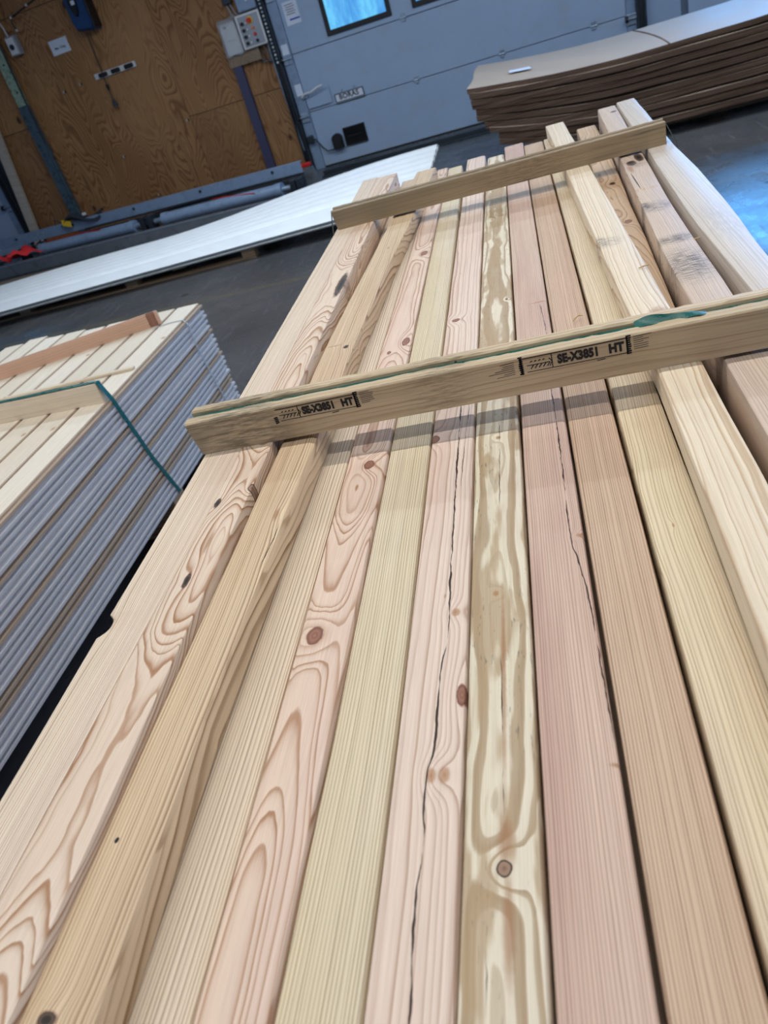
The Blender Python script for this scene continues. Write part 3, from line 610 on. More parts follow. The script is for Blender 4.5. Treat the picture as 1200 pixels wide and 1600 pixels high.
# ------------------------------------------------------------------ left stack of grey-edged boards
LO = Vector((-1.41, 2.93, 0)); LR = -math.radians(1.69)
M['spruce'] = [wood('spruce_board_%d' % i, (244-4*i, 234-5*i, 214-7*i), (226-4*i, 202-6*i, 168-8*i), .0045, ((-1)**i*.05, -.03), seed=20+i, knots=[(.02, -.9-.21*i, .009, .013, 'tan', .003), (-.03, -.35-.33*i, .008, .012, 'tan', .003), (.01, -1.5, .009, .014, 'tan', .003)], contrast=.7, sway=.006, rough=.6) for i in range(3)]
BW, BT, BG = .1145, .0190, .0215
def board_mesh(top_led, y0, y1, name, mats):
    # x from -BW to 0; shiplap: the lower half reaches x = 0, the upper half stops short; the left side is rebated below
    sec = [(-BW, BT), (-.016, BT), (-.013, BT-.003), (-.013, .0105), (0-.001, .0105), (0, .009), (0, .001), (-.001, 0), (-BW+.014, 0), (-BW+.014, .009), (-BW, .009)]
    mb = MB(); a = [(x_, y0, z_) for x_, z_ in sec]; b = [(x_, y1, z_) for x_, z_ in sec]; mb.loft([a, b])
    n = len(sec); mb.m = [0 if i in (0, 7, 8, 9, 10) else (2 if (i == 3 and top_led) else 1) for i in range(n)]+[0, 0]
    return mb.mesh(name, mats)
NB = 10; ENDS = [.003, .006, -.024, .003, -.006, .017, .017, .057, .025, -.03]
zt = .61
topb = []
for i in range(NB):
    me = board_mesh(True, -2.75, ENDS[i], 'board', [M['spruce'][i % 3 if i != 1 else 2], M['edgeraw'] if i else M['edgeraw'], M['edgeraw']])
    o = obj('top_board', me, None, None, LO+Matrix.Rotation(LR, 3, 'Z') @ Vector((-.116*i, 0, 0))+Vector((0, 0, zt-BT)), LR,
            label='pale spruce board on top of the left stack, %s' % ('outermost on its right edge' if i == 0 else '%s from its right edge' % ORD[i]), cat='board', group='spruce boards on top of the left stack')
    if i == 0:
        for (y_, x_) in ((-1.0, -.05), (-1.05, -.065), (-.75, -.03), (-.62, -.05), (-1.5, -.06)):
            pass
hid = None; rnd = random.Random(9)
for k in range(1, 21):
    zz = zt-BT-BG*k
    rawe = k in (5, 10, 15, 16)
    me = board_mesh(False, -2.75, 0, 'board', [M['spruce'][k % 3], M['edgeraw'] if rawe else M['edgegrey'], M['edgeraw'] if rawe else M['edgegrey']])
    dx_, dy_ = rnd.uniform(.0, .0045), rnd.uniform(-.015, .004)
    o = obj('edge_board', me, None, None, LO+Matrix.Rotation(LR, 3, 'Z') @ Vector((dx_, dy_, 0))+Vector((0, 0, zz)), LR,
            label='%s board edge in the left stack side, %s layer down' % ('raw unpainted' if rawe else 'grey painted', ORD[k]) if k < 20 else 'grey painted board edge in the lowest layer of the left stack', cat='board', group='grey-edged boards in the side of the left stack')
    for i in range(1, NB):
        if hid is None: hid = board_mesh(False, -2.75, -.01, 'inner_board', [M['spruce'][0], M['edgegrey'], M['edgegrey']])
        obj('inner_board', hid, None, None, LO+Matrix.Rotation(LR, 3, 'Z') @ Vector((-.116*i, -.01, 0))+Vector((0, 0, zz)), LR, label='board packed inside the left stack under its top boards', cat='board', group='boards packed inside the left stack')
def LP(x_, y_, z_): return LO+Matrix.Rotation(LR, 3, 'Z') @ Vector((x_, y_, 0))+Vector((0, 0, z_))
for k, y_ in enumerate((-2.62, -.78, -.25)):
    obj('stack_bearer', MB().box(0, 0, 0, .09, 1.16, .158, .004), M['pallet'], None, LP(-.58, y_, .0795), LR+math.pi/2, label='timber bearer on the floor under the left stack, %s' % ('nearest', 'middle', 'farthest')[k], cat='bearer', group='bearers under the left stack')
M['batpale'] = wood('pale_batten', (240, 222, 192), (214, 182, 140), .004, (.04, -.06), seed=31, knots=[(0, .55, .006, .006, 'tan', .002), (.0, .2, .006, .008, 'tan', .002)], contrast=.8)
M['batpink'] = wood('pink_brown_batten', (232, 176, 142), (200, 144, 112), .005, (.03, -.05), seed=32, knots=[(0, .03, .02, .018, 'red', .002)], contrast=.6)
bt = empty('strapped_batten', LP(-.015, -.883, zt), LR+math.pi/2, label='pale spruce batten standing on edge across the left stack under a green strap', cat='batten')
obj('timber', MB().box(-.0, .62, .035, .034, 1.24, .070, .002), M['batpale'], bt, (0.018, 0, 0))
gs = empty('green_strap', LP(0, -.87, 0), LR, label='dark green strap over the pale batten and down the side of the left stack', cat='strap')
obj('strap_band', MB().loft([[(x_, y_-.0095, z_), (x_, y_+.0095, z_), (x_+a_, y_+.0095, z_+b_), (x_+a_, y_-.0095, z_+b_)] for x_, y_, z_, a_, b_ in ((-1.22, .0, zt+.0725, 0, .0015), (-.03, .0, zt+.0725, 0, .0015), (-.013, .0, zt+.0715, .0008, .001), (.004, .005, zt, .0015, .0004), (.004, .05, .35, .0015, 0), (.004, .104, .162, .0015, 0))]), M['strap'], gs)
pb = empty('pink_batten', LP(-.117, -.167, zt), LR+math.pi/2+math.radians(21.6), label='pink-brown planed batten lying askew across the far end of the left stack', cat='batten')
obj('timber', MB().box(.012, .55, .026, .024, 1.1, .052, .0015).box(.012, .55, .0535, .010, 1.1, .004, .001), M['batpink'], pb)
sk = obj('thin_stick', MB().box(0, .33, .005, .016, .66, .009, .001), M['batpale'], None, LP(-.025, -.625, zt+.001), LR+math.pi/2+.06, label='thin pale stick lying on the left stack behind the strapped batten', cat='stick')
ws = empty('white_strap', LP(0, -.185, 0), LR, label='thin white plastic strap round the far end of the left stack', cat='strap')
obj('strap_band', MB().loft([[(x_, y_-.004, z_), (x_, y_+.004, z_), (x_+a_, y_+.004, z_+b_), (x_+a_, y_-.004, z_+b_)] for x_, y_, z_, a_, b_ in ((-.13, -.02, zt+.0005, 0, .0012), (-.07, .0, zt+.002, 0, .0012), (-.012, .0, zt+.001, .0006, .001), (.0035, .0, zt-.02, .0012, .0002), (.0045, -.01, .5, .0012, 0), (.0035, .02, .3, .0012, 0), (.0035, .035, .2, .0012, 0))]), M['wstrap'], ws)

# ------------------------------------------------------------------ the main stack of square timbers
S, ZB = .4, 1.01          # plan unit (metres) and height of the level timber tops
def interp(pts, y):
    if y <= pts[0][0]: return pts[0][1]
    for (a, p), (b, q) in zip(pts, pts[1:]):
        if y <= b: return p+(q-p)*(y-a)/(b-a)
    return pts[-1][1]
def timber(name, L, Rr, zt, zb, y0, y1, mat, notch=None, rad=.0028, seed=0, wane=None, **t):
    xm = (interp(L, 2)+interp(Rr, 2))/2; rnd = random.Random(seed)
    ys = [y0+.012, y0+.02]; y = y0+.25
    while y < y1-.06: ys.append(y); y += .25
    ys += [y1-.02, y1-.012]; ys = [y0]+ys+[y1]
    if notch: ys += [notch[0]+d for d in (-.05, -.036, -.03, -.02, -.01, 0, .01, .02, .03, .036, .05)]
    ys = sorted(ys); rings = []
    for y in ys:
        l, r = interp(L, y)-xm, interp(Rr, y)-xm
        e = .004 if y in (y0, y1) else 0
        if notch: d = (y-notch[0])/notch[2]; l += notch[1]*math.sqrt(max(0, 1-d*d)) if notch[1] > 0 else 0
        w_ = (rad/S)*(1+.25*math.sin(y*9+seed)); tz = zt-(.0 if y not in (y0, y1) else .002); wn = 0
        if wane: wn = wane[0]*max(0, math.sin((y-wane[1])/wane[2]*math.pi)) if wane[1] < y < wane[1]+wane[2] else 0
        z1, z0 = tz, zb
        ring = []
        def cor(cx, cz, a0, rr_):
            for k in range(3): a = math.radians(a0+45*k); ring.append(((cx+rr_*math.cos(a))*S, y*S, (cz+rr_*math.sin(a))*S-zt*S))
        wr = w_*1.4+wn
        cor(r-wr-e, z1-wr, 0, wr) if False else None
        cor(r-wr, z1-wr, 0, wr); cor(l+w_, z1-w_, 90, w_); cor(l+w_, z0+w_, 180, w_); cor(r-w_, z0+w_, 270, w_)
        rings.append(ring)
    mb = MB().loft(rings)
    o = obj(name, mb, mat, None, (xm*S, 0, ZB+zt*S), 0, True, **t); o['cat_x'] = 0; del o['cat_x']; return o, xm
def K(xm, *ks): return [((x-xm)*S, y*S, rx, ry, kind, push) for x, y, rx, ry, kind, push in ks]
def CR(xm, pts, w_): return ([(y*S, (x-xm)*S) for x, y in pts], w_)
def mid(L, Rr): return (interp(L, 2)+interp(Rr, 2))/2
G = 'square timbers on top of the main stack'
def add(L, Rr, zt, zb, y1, label, wkw, knots=(), cracks=(), stains=(), notch=None, y0=-.45, seed=0, rad=.0028, wane=None):
    xm = mid(L, Rr)
    kw = dict(wkw); kw.update(knots=K(xm, *knots), cracks=[CR(xm, p, w_) for p, w_ in cracks], stains=[((x-xm)*S, y*S, rx, ry, c, a, ac) for x, y, rx, ry, c, a, ac in stains], seed=seed)
    m = wood('timber_wood_%d' % seed, **kw)
    return timber('timber', L, Rr, zt, zb, y0, y1, m, notch, rad, seed, wane, label=label, cat='timber', group=G)[0]

# outer left pair, raised
J = [(-.5, -.934), (.5, -.933), (1.5, -.918), (4., -.948), (5.3, -.978)]
J2 = [(y, x+.0003) for y, x in J]
add([(-.5, -1.045), (.66, -1.042), (2.2, -1.041), (4, -1.051), (5.31, -1.078)], J, .08, -.12, 5.31,
    'fine-grained larch timber on the far left edge of the stack with a round knot hole',
    dict(early=(240, 222, 196), late=(178, 132, 88), spacing=.0021, pith=(.10, -.03), tint=(236, 208, 190), contrast=1.1, warp=.0006, sway=.006),
    knots=[(-1.036, 1.075, .008, .011, 'soft', .004)], notch=(1.07, .021, .032), seed=1, rad=.0015)
add(J2, [(-.5, -.812), (.3, -.812), (.8, -.816), (1.78, -.822), (4.04, -.835), (5.28, -.838)], .08, -.12, 5.28,
    'bold-grained timber with black elongated knots, second from the left edge of the stack',
    dict(early=(238, 214, 190), late=(184, 118, 66), spacing=.0037, pith=(.006, -.03), depth=[(-.2, -.004), (.10, -.012), (.28, -.038), (.42, -.018), (.52, -.010), (.66, -.030), (.80, -.006), (1.05, -.02), (1.25, -.034), (1.5, -.008), (2.1, -.03)], tint=(232, 200, 172), contrast=1., warp=.0028, wf=(22, 9, 22)),
    knots=[(-.880, 1.19, .0035, .011, 'black', .006), (-.905, 1.50, .0035, .009, 'black', .006), (-.822, 1.55, .004, .007, 'ring', .006), (-.872, 1.33, .0028, .020, 'soft', .004), (-.850, 3.12, .008, .062, 'black', .010)], seed=2, rad=.0015)
# second raised timber, lying on the level ones and drifting to the right
add([(-.5, -.809), (.3, -.808), (1.0, -.804), (1.78, -.800), (2.5, -.797), (4.0, -.742), (5.17, -.690)],
    [(-.5, -.692), (.3, -.690), (.85, -.704), (1.78, -.686), (2.5, -.679), (2.9, -.662), (3.3, -.654), (4.02, -.612), (5.17, -.564)], .068, -.0075, 5.17,
    'tan timber with a worn right arris, raised beside the outer left pair',
    dict(early=(234, 204, 160), late=(156, 106, 58), spacing=.0023, pith=(-.09, -.045), tint=(214, 174, 128), contrast=.95, warp=.0016, wf=(14, 4, 14)),
    knots=[(-.722, 1.42, .003, .012, 'soft', .003), (-.765, .322, .006, .0045, 'black', .004), (-.776, .57, .0015, .002, 'hole', 0), (-.71, 2.42, .004, .006, 'black', .004), (-.76, 2.45, .012, .002, 'soft', .003), (-.69, 3.55, .003, .006, 'soft', .003)],
    cracks=[([(-.712, 1.20), (-.709, 1.28), (-.706, 1.36), (-.712, 1.42)], .0007)], seed=3, wane=(.012, 1.0, 1.2))
# level timbers
add([(-.5, -.806), (1.8, -.80), (5.4, -.835)], [(-.5, -.714), (5.4, -.714)], -.008, -.12, 5.40,
    'shaded timber lying low between the outer left pair and the raised tan timber',
    dict(early=(226, 200, 168), late=(186, 140, 98), spacing=.003, pith=(.08, -.03)), seed=4)
add([(-.5, -.711), (5.4, -.708)], [(-.5, -.600), (.35, -.598), (1.94, -.613), (4.4, -.608), (5.4, -.590)], -.009, -.12, 5.38,
    'pale straight-grained timber partly under the raised tan timber',
    dict(early=(242, 222, 192), late=(166, 124, 84), spacing=.0027, pith=(.09, -.03), tint=(238, 212, 178), contrast=1., warp=.0005), seed=5)
add([(-.5, -.590), (.35, -.590), (1.94, -.607), (4.4, -.602), (5.4, -.582)], [(-.5, -.480), (.35, -.481), (.86, -.483), (1.94, -.491), (4.4, -.504), (5.4, -.512)], .004, -.12, 5.40,
    'pinkish timber with a large reddish brown knot and nested oval grain',
    dict(early=(238, 208, 184), late=(192, 132, 90), spacing=.0040, pith=(-.002, -.03), depth=[(-.2, -.012), (.2, -.016), (.42, -.030), (.60, -.014), (.75, -.008), (.9, -.02), (1.3, -.03), (2.1, -.02)], tint=(236, 202, 182), tint_amt=.7, contrast=1., warp=.0012),
    knots=[(-.563, 1.045, .0075, .0105, 'red', .016), (-.537, 1.69, .0062, .009, 'red', .014), (-.515, 2.51, .006, .014, 'red', .010), (-.571, 2.44, .003, .006, 'red', .004), (-.53, 3.55, .007, .014, 'red', .010)], seed=6)
add([(-.5, -.475), (.35, -.476), (.86, -.477), (1.94, -.486), (4.4, -.499), (5.37, -.504)], [(-.5, -.358), (.35, -.359), (.85, -.361), (1.94, -.372), (4.4, -.394), (5.37, -.414)], 0, -.12, 5.37,
    'yellow-green tinged timber with even fine grain',
    dict(early=(232, 214, 172), late=(166, 138, 88), spacing=.0023, pith=(.085, -.03), tint=(236, 222, 192), tint_amt=.8, contrast=1., warp=.0005), seed=7)
add([(-.5, -.354), (.35, -.355), (.85, -.357), (1.94, -.368), (4.4, -.378), (5.49, -.382)], [(-.5, -.238), (.35, -.239), (.84, -.241), (1.94, -.249), (4.4, -.255), (5.49, -.259)], 0, -.12, 5.49,
    'pale pink timber split lengthwise by a long dark drying crack',
    dict(early=(240, 216, 198), late=(184, 130, 98), spacing=.0030, pith=(-.030, -.05), depth=[(-.2, -.05), (.6, -.046), (1.0, -.04), (1.5, -.042), (2.1, -.048)], tint=(236, 202, 184), tint_amt=.8, contrast=.7, warp=.0014, spots=.45),
    knots=[(-.268, 1.07, .0035, .0045, 'tan', .004), (-.292, .70, .0030, .0055, 'tan', .006), (-.270, .70, .0034, .0060, 'tan', .006), (-.248, .86, .004, .010, 'red', .004), (-.358, 1.77, .006, .008, 'red', .005), (-.335, 2.62, .006, .006, 'red', .006)],
    cracks=[([(-.293, .1), (-.295, .36), (-.300, .49), (-.296, .57), (-.300, .68), (-.290, .76), (-.289, .93), (-.281, 1.02), (-.285, 1.22), (-.287, 1.46), (-.290, 1.92), (-.285, 2.1)], .0013), ([(-.275, 1.5), (-.272, 1.7), (-.264, 1.95)], .0005)], seed=8)
add([(-.5, -.235), (.35, -.236), (.85, -.237), (1.94, -.245), (4.4, -.246), (5.36, -.240)], [(-.5, -.123), (.35, -.124), (.83, -.122), (1.94, -.126), (4.4, -.1275), (5.36, -.134)], 0, -.12, 5.36,
    'blotchy grey-green and brown timber with broad wavy grain and one black-ringed knot',
    dict(early=(236, 225, 198), late=(182, 150, 106), patches=(190, 156, 110), spacing=.0090, pith=(.002, -.02), depth=[(-.2, -.008), (.2, -.006), (.3, -.010), (.42, -.004), (.55, -.012), (.70, -.005), (.85, -.010), (1.1, -.012), (1.35, -.016), (1.6, -.014), (2.1, -.02)], contrast=.9, warp=.0042, wf=(30, 7, 30), sway=.004, vary=.3, tint=(224, 216, 178)),
    knots=[(-.176, .545, .0052, .0060, 'none', .021), (-.174, .585, .0048, .018, 'soft', .003), (-.171, .46, .0036, .030, 'soft', 0), (-.174, .90, .0020, .09, 'soft', 0), (-.176, .545, .0042, .0050, 'ring', 0), (-.187, 1.11, .002, .003, 'tan', .010), (-.182, 1.72, .002, .003, 'tan', .008), (-.146, 2.72, .002, .003, 'black', .010), (-.205, 3.85, .002, .005, 'tan', .010)],
    cracks=[([(-.176, .62), (-.177, .8), (-.178, .95)], .0006), ([(-.179, 1.4), (-.178, 1.6), (-.178, 1.85)], .0006), ([(-.200, .36), (-.2, .42), (-.2, .5)], .0005)], seed=9)
add([(-.5, -.117), (.35, -.117), (1.94, -.118), (4.4, -.1235), (5.57, -.128)], [(-.5, .000), (.35, -.001), (1.94, -.003), (4.4, -.006), (5.57, -.002)], 0, -.12, 5.57,
    'rose-tinted timber with a crack running along its right edge',
    dict(early=(228, 194, 172), late=(158, 108, 88), spacing=.0021, pith=(-.10, -.03), tint=(214, 170, 152), tint_amt=.9, contrast=.8, warp=.0004),
    knots=[(-.010, 1.26, .003, .0025, 'tan', .004), (-.002, .70, .006, .002, 'soft', 0), (-.03, 2.62, .016, .0022, 'soft', .002)],
    cracks=[([(-.030, 1.98), (-.027, 1.78), (-.027, 1.5), (-.029, 1.28), (-.019, 1.17), (-.009, 1.04), (-.006, .87), (-.003, .74)][::-1], .0012), ([(-.03, 2.6), (-.022, 2.4), (-.018, 2.2)][::-1], .0009)], seed=10)
add([(-.5, .008), (.36, .008), (.8, .007), (1.94, .002), (4.4, -.001), (5.45, .001)], [(-.5, .119), (.36, .119), (.8, .119), (1.94, .119), (4.4, .1185), (5.45, .123)], -.002, -.12, 5.45,
    'tan timber with close straight grain between two dark gaps',
    dict(early=(222, 186, 152), late=(140, 92, 64), spacing=.0022, pith=(-.11, -.02), tint=(210, 168, 134), contrast=.85, warp=.0004), seed=11)
add([(-.5, .129), (1.94, .128), (4.4, .1265), (5.5, .130)], [(-.5, .240), (1.94, .240), (5.5, .243)], 0, -.12, 5.46,
    'yellow-cream timber with waving fine grain, half under the cream raised timber',
    dict(early=(240, 222, 178), late=(184, 142, 88), spacing=.0026, pith=(.12, -.02), tint=(232, 202, 172), contrast=.9, warp=.0026, wf=(7, 4, 7)), knots=[(.175, 1.25, .001, .003, 'tan', .002)], seed=12)
add([(-.5, .236), (.8, .233), (1.14, .236), (1.8, .238), (2.15, .222), (4.1, .184), (5.44, .154)], [(-.5, .350), (1.24, .350), (1.8, .344), (2.15, .338), (4.1, .298), (5.44, .268)], .080, .002, 5.44,
    'cream raised timber with bold curving grain, crossing under both battens on the right',
    dict(early=(244, 228, 198), late=(206, 164, 114), spacing=.0052, pith=(.045, -.03), tint=(240, 222, 194), contrast=.9, warp=.0030, wf=(8, 4, 8)),
    stains=[(.235, 2.85, .030, .030, (110, 104, 100), .7, True), (.21, 2.9, .012, .02, (90, 86, 84), .6, True)], knots=[(.30, 2.12, .012, .022, 'soft', .004)], seed=13)
add([(-.5, .245), (.3, .250), (2.3, .265), (3, .287), (3.5, .300), (4.4, .330), (5.5, .346)], [(-.5, .360), (2.3, .378), (3, .402), (3.5, .413), (4.43, .448), (5.5, .466)], 0, -.12, 5.50,
    'orange-brown timber lying low right of the cream raised timber',
    dict(early=(222, 184, 140), late=(170, 116, 70), spacing=.0050, pith=(.01, -.02), depth=[(-.2, -.02), (1.0, -.01), (1.5, -.03), (2.1, -.01)], contrast=.9, warp=.003), knots=[(.385, 3.95, .006, .010, 'black', .006), (.37, 3.3, .006, .01, 'red', .006)], seed=14)
add([(-.5, .392), (1.5, .394), (2.65, .398), (3.2, .418), (4.2, .450), (5.57, .496)], [(-.5, .500), (1.5, .500), (2.2, .512), (3.1, .520), (4.0, .552), (5.57, .608)], .070, -.12, 5.57,
    'stained timber with black scuff marks and a torn black knot at the far batten',
    dict(early=(222, 198, 176), late=(184, 150, 122), spacing=.0030, pith=(.09, -.03), tint=(206, 184, 178), contrast=.8, warp=.003, wf=(16, 5, 16)),
    stains=[(.46, 3.18, .034, .036, (88, 84, 90), .95, True), (.42, 3.22, .014, .026, (44, 44, 52), 1., True), (.455, 2.75, .046, .024, (70, 66, 66), 1., True), (.45, 2.48, .044, .080, (78, 74, 72), .95, True), (.45, 3.46, .034, .012, (196, 150, 96), .9, False), (.50, 3.9, .02, .03, (120, 110, 108), .6, True)],
    knots=[(.525, 4.03, .008, .034, 'black', .010), (.480, 3.95, .009, .020, 'black', .006), (.462, 3.84, .006, .030, 'soft', .004), (.452, 3.62, .0012, .060, 'black', 0), (.57, 5.35, .008, .01, 'black', .004)], seed=15)
add([(-.5, .555), (1.5, .556), (2.14, .552), (2.9, .544), (3.8, .567), (4.07, .578), (5.57, .615)], [(-.5, .650), (1.8, .652), (2.37, .657), (2.86, .682), (3.44, .699), (4.11, .697), (5.57, .728)], .080, -.12, 5.57,
    'outermost timber on the right edge of the stack, greyed and catching blue daylight',
    dict(early=(222, 210, 198), late=(188, 168, 148), spacing=.0030, pith=(-.07, -.04), tint=(206, 200, 196), contrast=.8, warp=.002, rough=.42),
    stains=[(.62, 2.8, .03, .12, (176, 170, 166), .5, False)], seed=16)
# layers below: hidden but for the outer edges
M['low'] = wood('lower_timber_wood', (224, 194, 158), (184, 138, 96), .003, (.08, -.04), seed=40)
proto = None; lowh = .236
for k in range(9):
    for i in range(14):
        x0 = -1.04+i*.1235; zt_ = -.121-k*(lowh+.002)
        xm = x0+.058
        if proto is None:
            mb = MB().box(0, 0, 0, .116*S, 5.7*S, lowh*S, .0025); proto = mb.mesh('lower_timber', M['low'])
        edge = i in (0, 13)
        obj('lower_timber', proto, None, None, (xm*S, 2.42*S, ZB+(zt_-lowh/2)*S), 0,
            label=('timber at the %s side of the main stack, %s layer below the top one' % ('left' if i == 0 else 'right', ORD[k] if k else 'first')) if edge else 'timber packed inside the main stack below its top layer', cat='timber',
            group='outer timbers of the lower layers' if edge else 'timbers packed inside the main stack')
zlow = ZB+(-.121-9*(lowh+.002)+.002)*S
for y_, q in ((.25, 'near'), (1.05, 'middle'), (1.9, 'far')):
    obj('stack_bearer', MB().box(0, 0, 0, .72, .09, zlow-.001, .003), M['pallet'], None, (-.075, y_, (zlow-.001)/2), 0, label='timber bearer on the floor under the %s part of the main stack' % q, cat='bearer', group='bearers under the main stack')

# ------------------------------------------------------------------ grooved battens across the main stack
M['bat1'] = wood('stamped_batten_wood', (224, 198, 154), (182, 142, 94), .0062, (.05, -.03), seed=50, tint=(188, 164, 122), contrast=.75, warp=.003, wf=(20, 5, 20),
    knots=[(-.02, .320, .006, .0045, 'ring', .006), (-.02, .197, .004, .0035, 'ring', .004)], streak=((124, 116, 96), .55), sway=.006,
    stains=[(-.02, .07, .05, .10, (112, 106, 92), .85, False), (-.02, .30, .05, .05, (122, 112, 92), .6, False)])
M['bat2'] = wood('weathered_batten_wood', (172, 146, 104), (140, 112, 74), .006, (.05, -.03), seed=51, tint=(146, 130, 98), tint_amt=.9, contrast=.6, warp=.003, streak=((92, 88, 76), .9),
    stains=[(-.02, .42, .05, .16, (118, 104, 84), .7, False)])
def batten(name, xl, xr, yf, yb, zb_, zt_, mat, gr, seed, **t):
    # local Y runs along the batten (world +X), local X points back to front mirrored: x = 0 at the front face
    L_ = (xr-xl)*S; Dp = (yb-yf)*S; Hh = (zt_-zb_)*S; rnd = random.Random(seed); rings = []
    n = 90
    for j in range(n+1):
        y = L_*j/n; jg = lambda a: rnd.uniform(-a, a)
        a = .0008*math.sin(y*40+seed)+jg(.0004); f1 = gr[0]*Dp+a; f2 = gr[1]*Dp+.0006*math.sin(y*31); dep = gr[2]
        lip = gr[3]
        ex = .010 if j == 0 else 0
        ring = [(0, 0), (0, Hh-.002), (.0015, Hh-.0003+jg(.0003)), (f1-.0015, Hh+jg(.0005)), (f1, Hh-.0015), (f1+.001, Hh-dep), (f2-.001, Hh-dep), (f2, Hh+lip-.002), (f2+.002, Hh+lip+jg(.0006)), (Dp-.002, Hh+lip-.001+jg(.0005)), (Dp, Hh+lip-.003), (Dp, 0)]
        rings.append([(-p, y-(.006*(1-q/Hh) if j == 0 else 0)*-1, q) for p, q in ring])
    e = empty(name, (xl*S, yf*S, ZB+zb_*S), -math.pi/2+math.pi, **t)
    # rotate so that local +Y -> world +X and local -X -> world +Y
    e.rotation_euler = (0, 0, -math.pi/2)
    rings = [[(-(-p), q_, z_) if False else (-abs(p), q_, z_) for p, q_, z_ in r_] for r_ in rings]
    obj('timber', MB().loft(rings), mat, e)
    return e, L_, Dp, Hh
e1, L1, D1, H1 = batten('grooved_batten', -1.062, .70, 1.783, 1.892, .0805, .188, M['bat1'], (.36, .62, .0055, .0012), 3, label='near batten across the timbers, stamped SE-X3851 HT twice in black', cat='batten')
e2, L2, D2, H2 = batten('grooved_batten', -1.052, .668, 4.10, 4.205, .0805, .182, M['bat2'], (.30, .60, .0045, .0008), 5, label='far weathered batten across the timbers, dark and unstamped', cat='batten')
# stamps (flat ink on the front face): local frame of the batten: front face is x = 0 plane, facing local +X
def stamp(e, ya, yb, h, zc, full):
    g = MB(); X_ = .00025
    def bar(y0, z0, y1, z1, w_):
        d = Vector((0, y1-y0, z1-z0)); l_ = d.length; d.normalize(); nrm = Vector((0, -d.z, d.y))*w_/2
        a, b = Vector((0, y0, z0)), Vector((0, y1, z1)); p = [a-nrm, b-nrm, b+nrm, a+nrm]
        g.add([(v.x, v.y, v.z) for v in p]+[(v.x+X_, v.y, v.z) for v in p], [(0, 1, 2, 3), (7, 6, 5, 4), (0, 4, 5, 1), (1, 5, 6, 2), (2, 6, 7, 3), (3, 7, 4, 0)])
    W_ = yb-ya; z0, z1 = zc-h/2, zc+h/2; rnd = random.Random(int(ya*1000))
    bar(ya+.03*W_, z1, yb, z1+.0004, .0010); bar(ya+.06*W_, z0, yb, z0, .0006)
    ym = ya+.305*W_; bar(ym, z0, ym, z1, .0009)
    for k in range(9):
        q = z0-.001+(h+.003)*k/8
        bar(yb-.001, q, yb+.003+rnd.uniform(0, .0012), q+.0003, .0016)
        if full or k < 4: bar(ya-.001+rnd.uniform(-.0006, .0006), q-(0 if full else .001), ya+.003, q, .0016)
    bar(yb, z0-.001, yb, z1+.002, .0016)
    if full: bar(ya+.001, z0-.002, ya+.001, z1+.001, .0020)
    # wheat-ear mark
    yc0, yc1 = ya+.09*W_, ya+.28*W_; zc_ = zc-.0006
    bar(yc0-.003, zc_, yc1, zc_, .0007)
    for k in range(5):
        q = yc0+.003+k*.0042; bar(q-.0022, zc_-.0042, q+.0012, zc_, .0010)
    q = yc0+.023; bar(q-.003, zc_+.0044, q, zc_, .0009); bar(q-.003, zc_-.0044, q, zc_, .0009)
    for k in range(4): bar(yc0+.001+k*.0042, zc_+.0035, yc0+.0032+k*.0042, zc_+.0044, .0011)
    for k in range(7):                                    # trailing ink scratches
        q = z0+h*.1+h*k/7; bar(yb+.006, q+.001, yb+.006+rnd.uniform(.008, .020), q+.0015, .0004)
        if full: bar(ya-.006-rnd.uniform(.010, .028), q-.002, ya-.006, q-.001, .0004)
    bar(yb-.030, z0-.0022, yb-.022, z0-.0016, .0008)
    o = obj('stamp', g, M['ink'], e)
    tx = text('SE-X3851', h*.84, M['ink'], o, (.0003, ya+.550*W_, zc-.0002), rx=math.pi/2, rz=math.pi/2, bold=.00075, spacing=1.02, sx=.78, thick=.0001)
    tx.rotation_euler = (math.pi/2, 0, math.pi/2)
    t2 = text('HT', h*.84, M['ink'], o, (.0003, ya+.90*W_, zc-.0002), rz=math.pi/2, bold=.00075, sx=.84, thick=.0001)
    return o
b0 = -1.062
stamp(e1, (-.787-b0)*S, (-.545-b0)*S, .0145, (.158-.0805)*S, False)
stamp(e1, (-.094-b0)*S, (.172-b0)*S, .0155, (.160-.0805)*S, True)
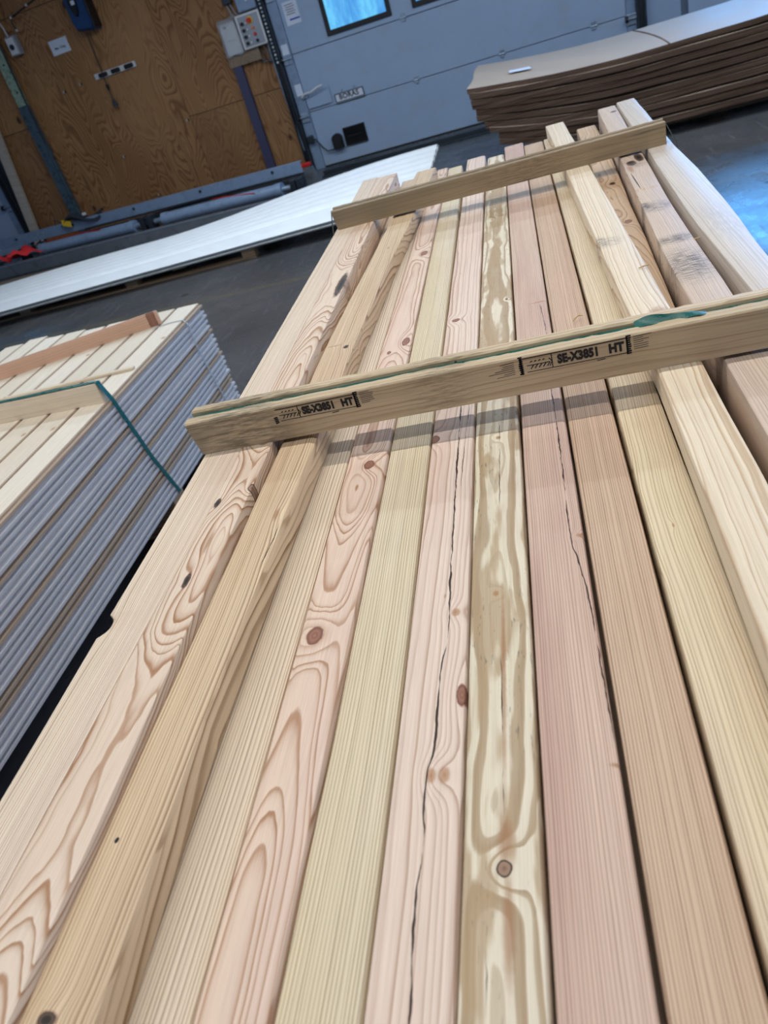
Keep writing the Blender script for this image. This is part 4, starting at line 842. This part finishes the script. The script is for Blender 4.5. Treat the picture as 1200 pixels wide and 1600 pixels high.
# the green strap lies in the groove, runs over the ends and down the left side; its loose end is crumpled
gs1 = empty('green_strap', (0, 1.783*S, ZB), 0, label='green woven strap lying in the groove of the near batten, with a loose crumpled end', cat='strap')
zg = (.188*S)-.0055+.0008; yg = D1*.49
band = lambda pts, wd=.0105, th=.0008: MB().loft([[(x_, y_-wd/2, z_), (x_, y_+wd/2, z_), (x_+nx*th, y_+wd/2, z_+nz*th), (x_+nx*th, y_-wd/2, z_+nz*th)] for x_, y_, z_, nx, nz in pts])
obj('strap_band', band([(.705*S, yg, zg, 0, 1), (0, yg, zg, 0, 1), (-1.055*S, yg, zg, 0, 1), (-1.066*S, yg, zg-.002, -1, .3), (-1.067*S, yg, .02, -1, 0), (-1.060*S, yg, -.1, -1, 0), (-1.060*S, yg, -.9, -1, 0)]), M['strap'], gs1)
pts = []
for i in range(60):
    t = i/59; x_ = (.198+.262*t)*S; rise = .003+.0055*math.exp(-((t-.34)/.28)**2)+.002*math.sin(t*14); tw = .5*math.sin(t*6.5)*math.exp(-((t-.35)/.4)**2)+.25
    cy, cz = yg-.004-.006*t, zg+rise*(1-t*.55); w2 = .0062*(1-.55*t)
    pts.append([(x_, cy-w2*math.cos(tw), cz-w2*math.sin(tw)), (x_, cy+w2*math.cos(tw)*.3, cz-.001*math.sin(9*t)), (x_, cy+w2*math.cos(tw), cz+w2*math.sin(tw)), (x_, cy+w2*math.cos(tw), cz+w2*math.sin(tw)+.0007), (x_, cy+w2*math.cos(tw)*.3, cz-.001*math.sin(9*t)+.0009), (x_, cy-w2*math.cos(tw), cz-w2*math.sin(tw)+.0007)])
obj('loose_end', MB().loft(pts), M['strap'], gs1, smooth=True)
gs2 = empty('green_strap', (0, 4.10*S, ZB), 0, label='dark green strap in the groove of the far batten and down the right side', cat='strap')
M['strap2'] = paint('dull_green_strap', (52, 78, 72), .35, 0, .08, 60)
zg2 = .182*S-.0045+.0008; yg2 = D2*.45
obj('strap_band', band([(-1.06*S, yg2, -.9, -1, 0), (-1.085*S, yg2, .02, -1, 0), (-1.058*S, yg2, zg2, -.5, 1), (0, yg2, zg2, 0, 1), (.665*S, yg2, zg2, 0, 1), (.674*S, yg2, zg2-.002, 1, .4), (.716*S, yg2-.004, .030, 1, 0), (.731*S, yg2, -.02, 1, 0), (.731*S, yg2, -.9, 1, 0)], .009), M['strap2'], gs2)
# loose splinters
M['chip'] = wood('splinter_wood', (226, 186, 134), (196, 150, 100), .003, (.02, -.01), seed=60)
for nm, pts, loc, lab in (('splinter', [(0, 0, .001), (.003, .002, .004), (.007, .006, .005), (.012, .011, .002)], (.070*S, 2.37*S, ZB+.0015), 'small curled splinter standing on the tan timber behind the near batten'),
                     ('splinter', [(0, 0, .001), (.007, .003, .002), (.013, .005, .0015)], (.50*S, 2.70*S, ZB+.060*S+.0012), 'thin orange splinter lying on the stained timber'),
                     ('splinter', [(0, 0, .001), (.007, .001, .002), (.013, .004, .0015)], (.30*S, 2.50*S, ZB+.080*S+.0012), 'tiny splinter lying on the cream raised timber')):
    obj(nm, MB().tube(pts, .0011, 6), M['chip'], None, loc, label=lab, cat='splinter')
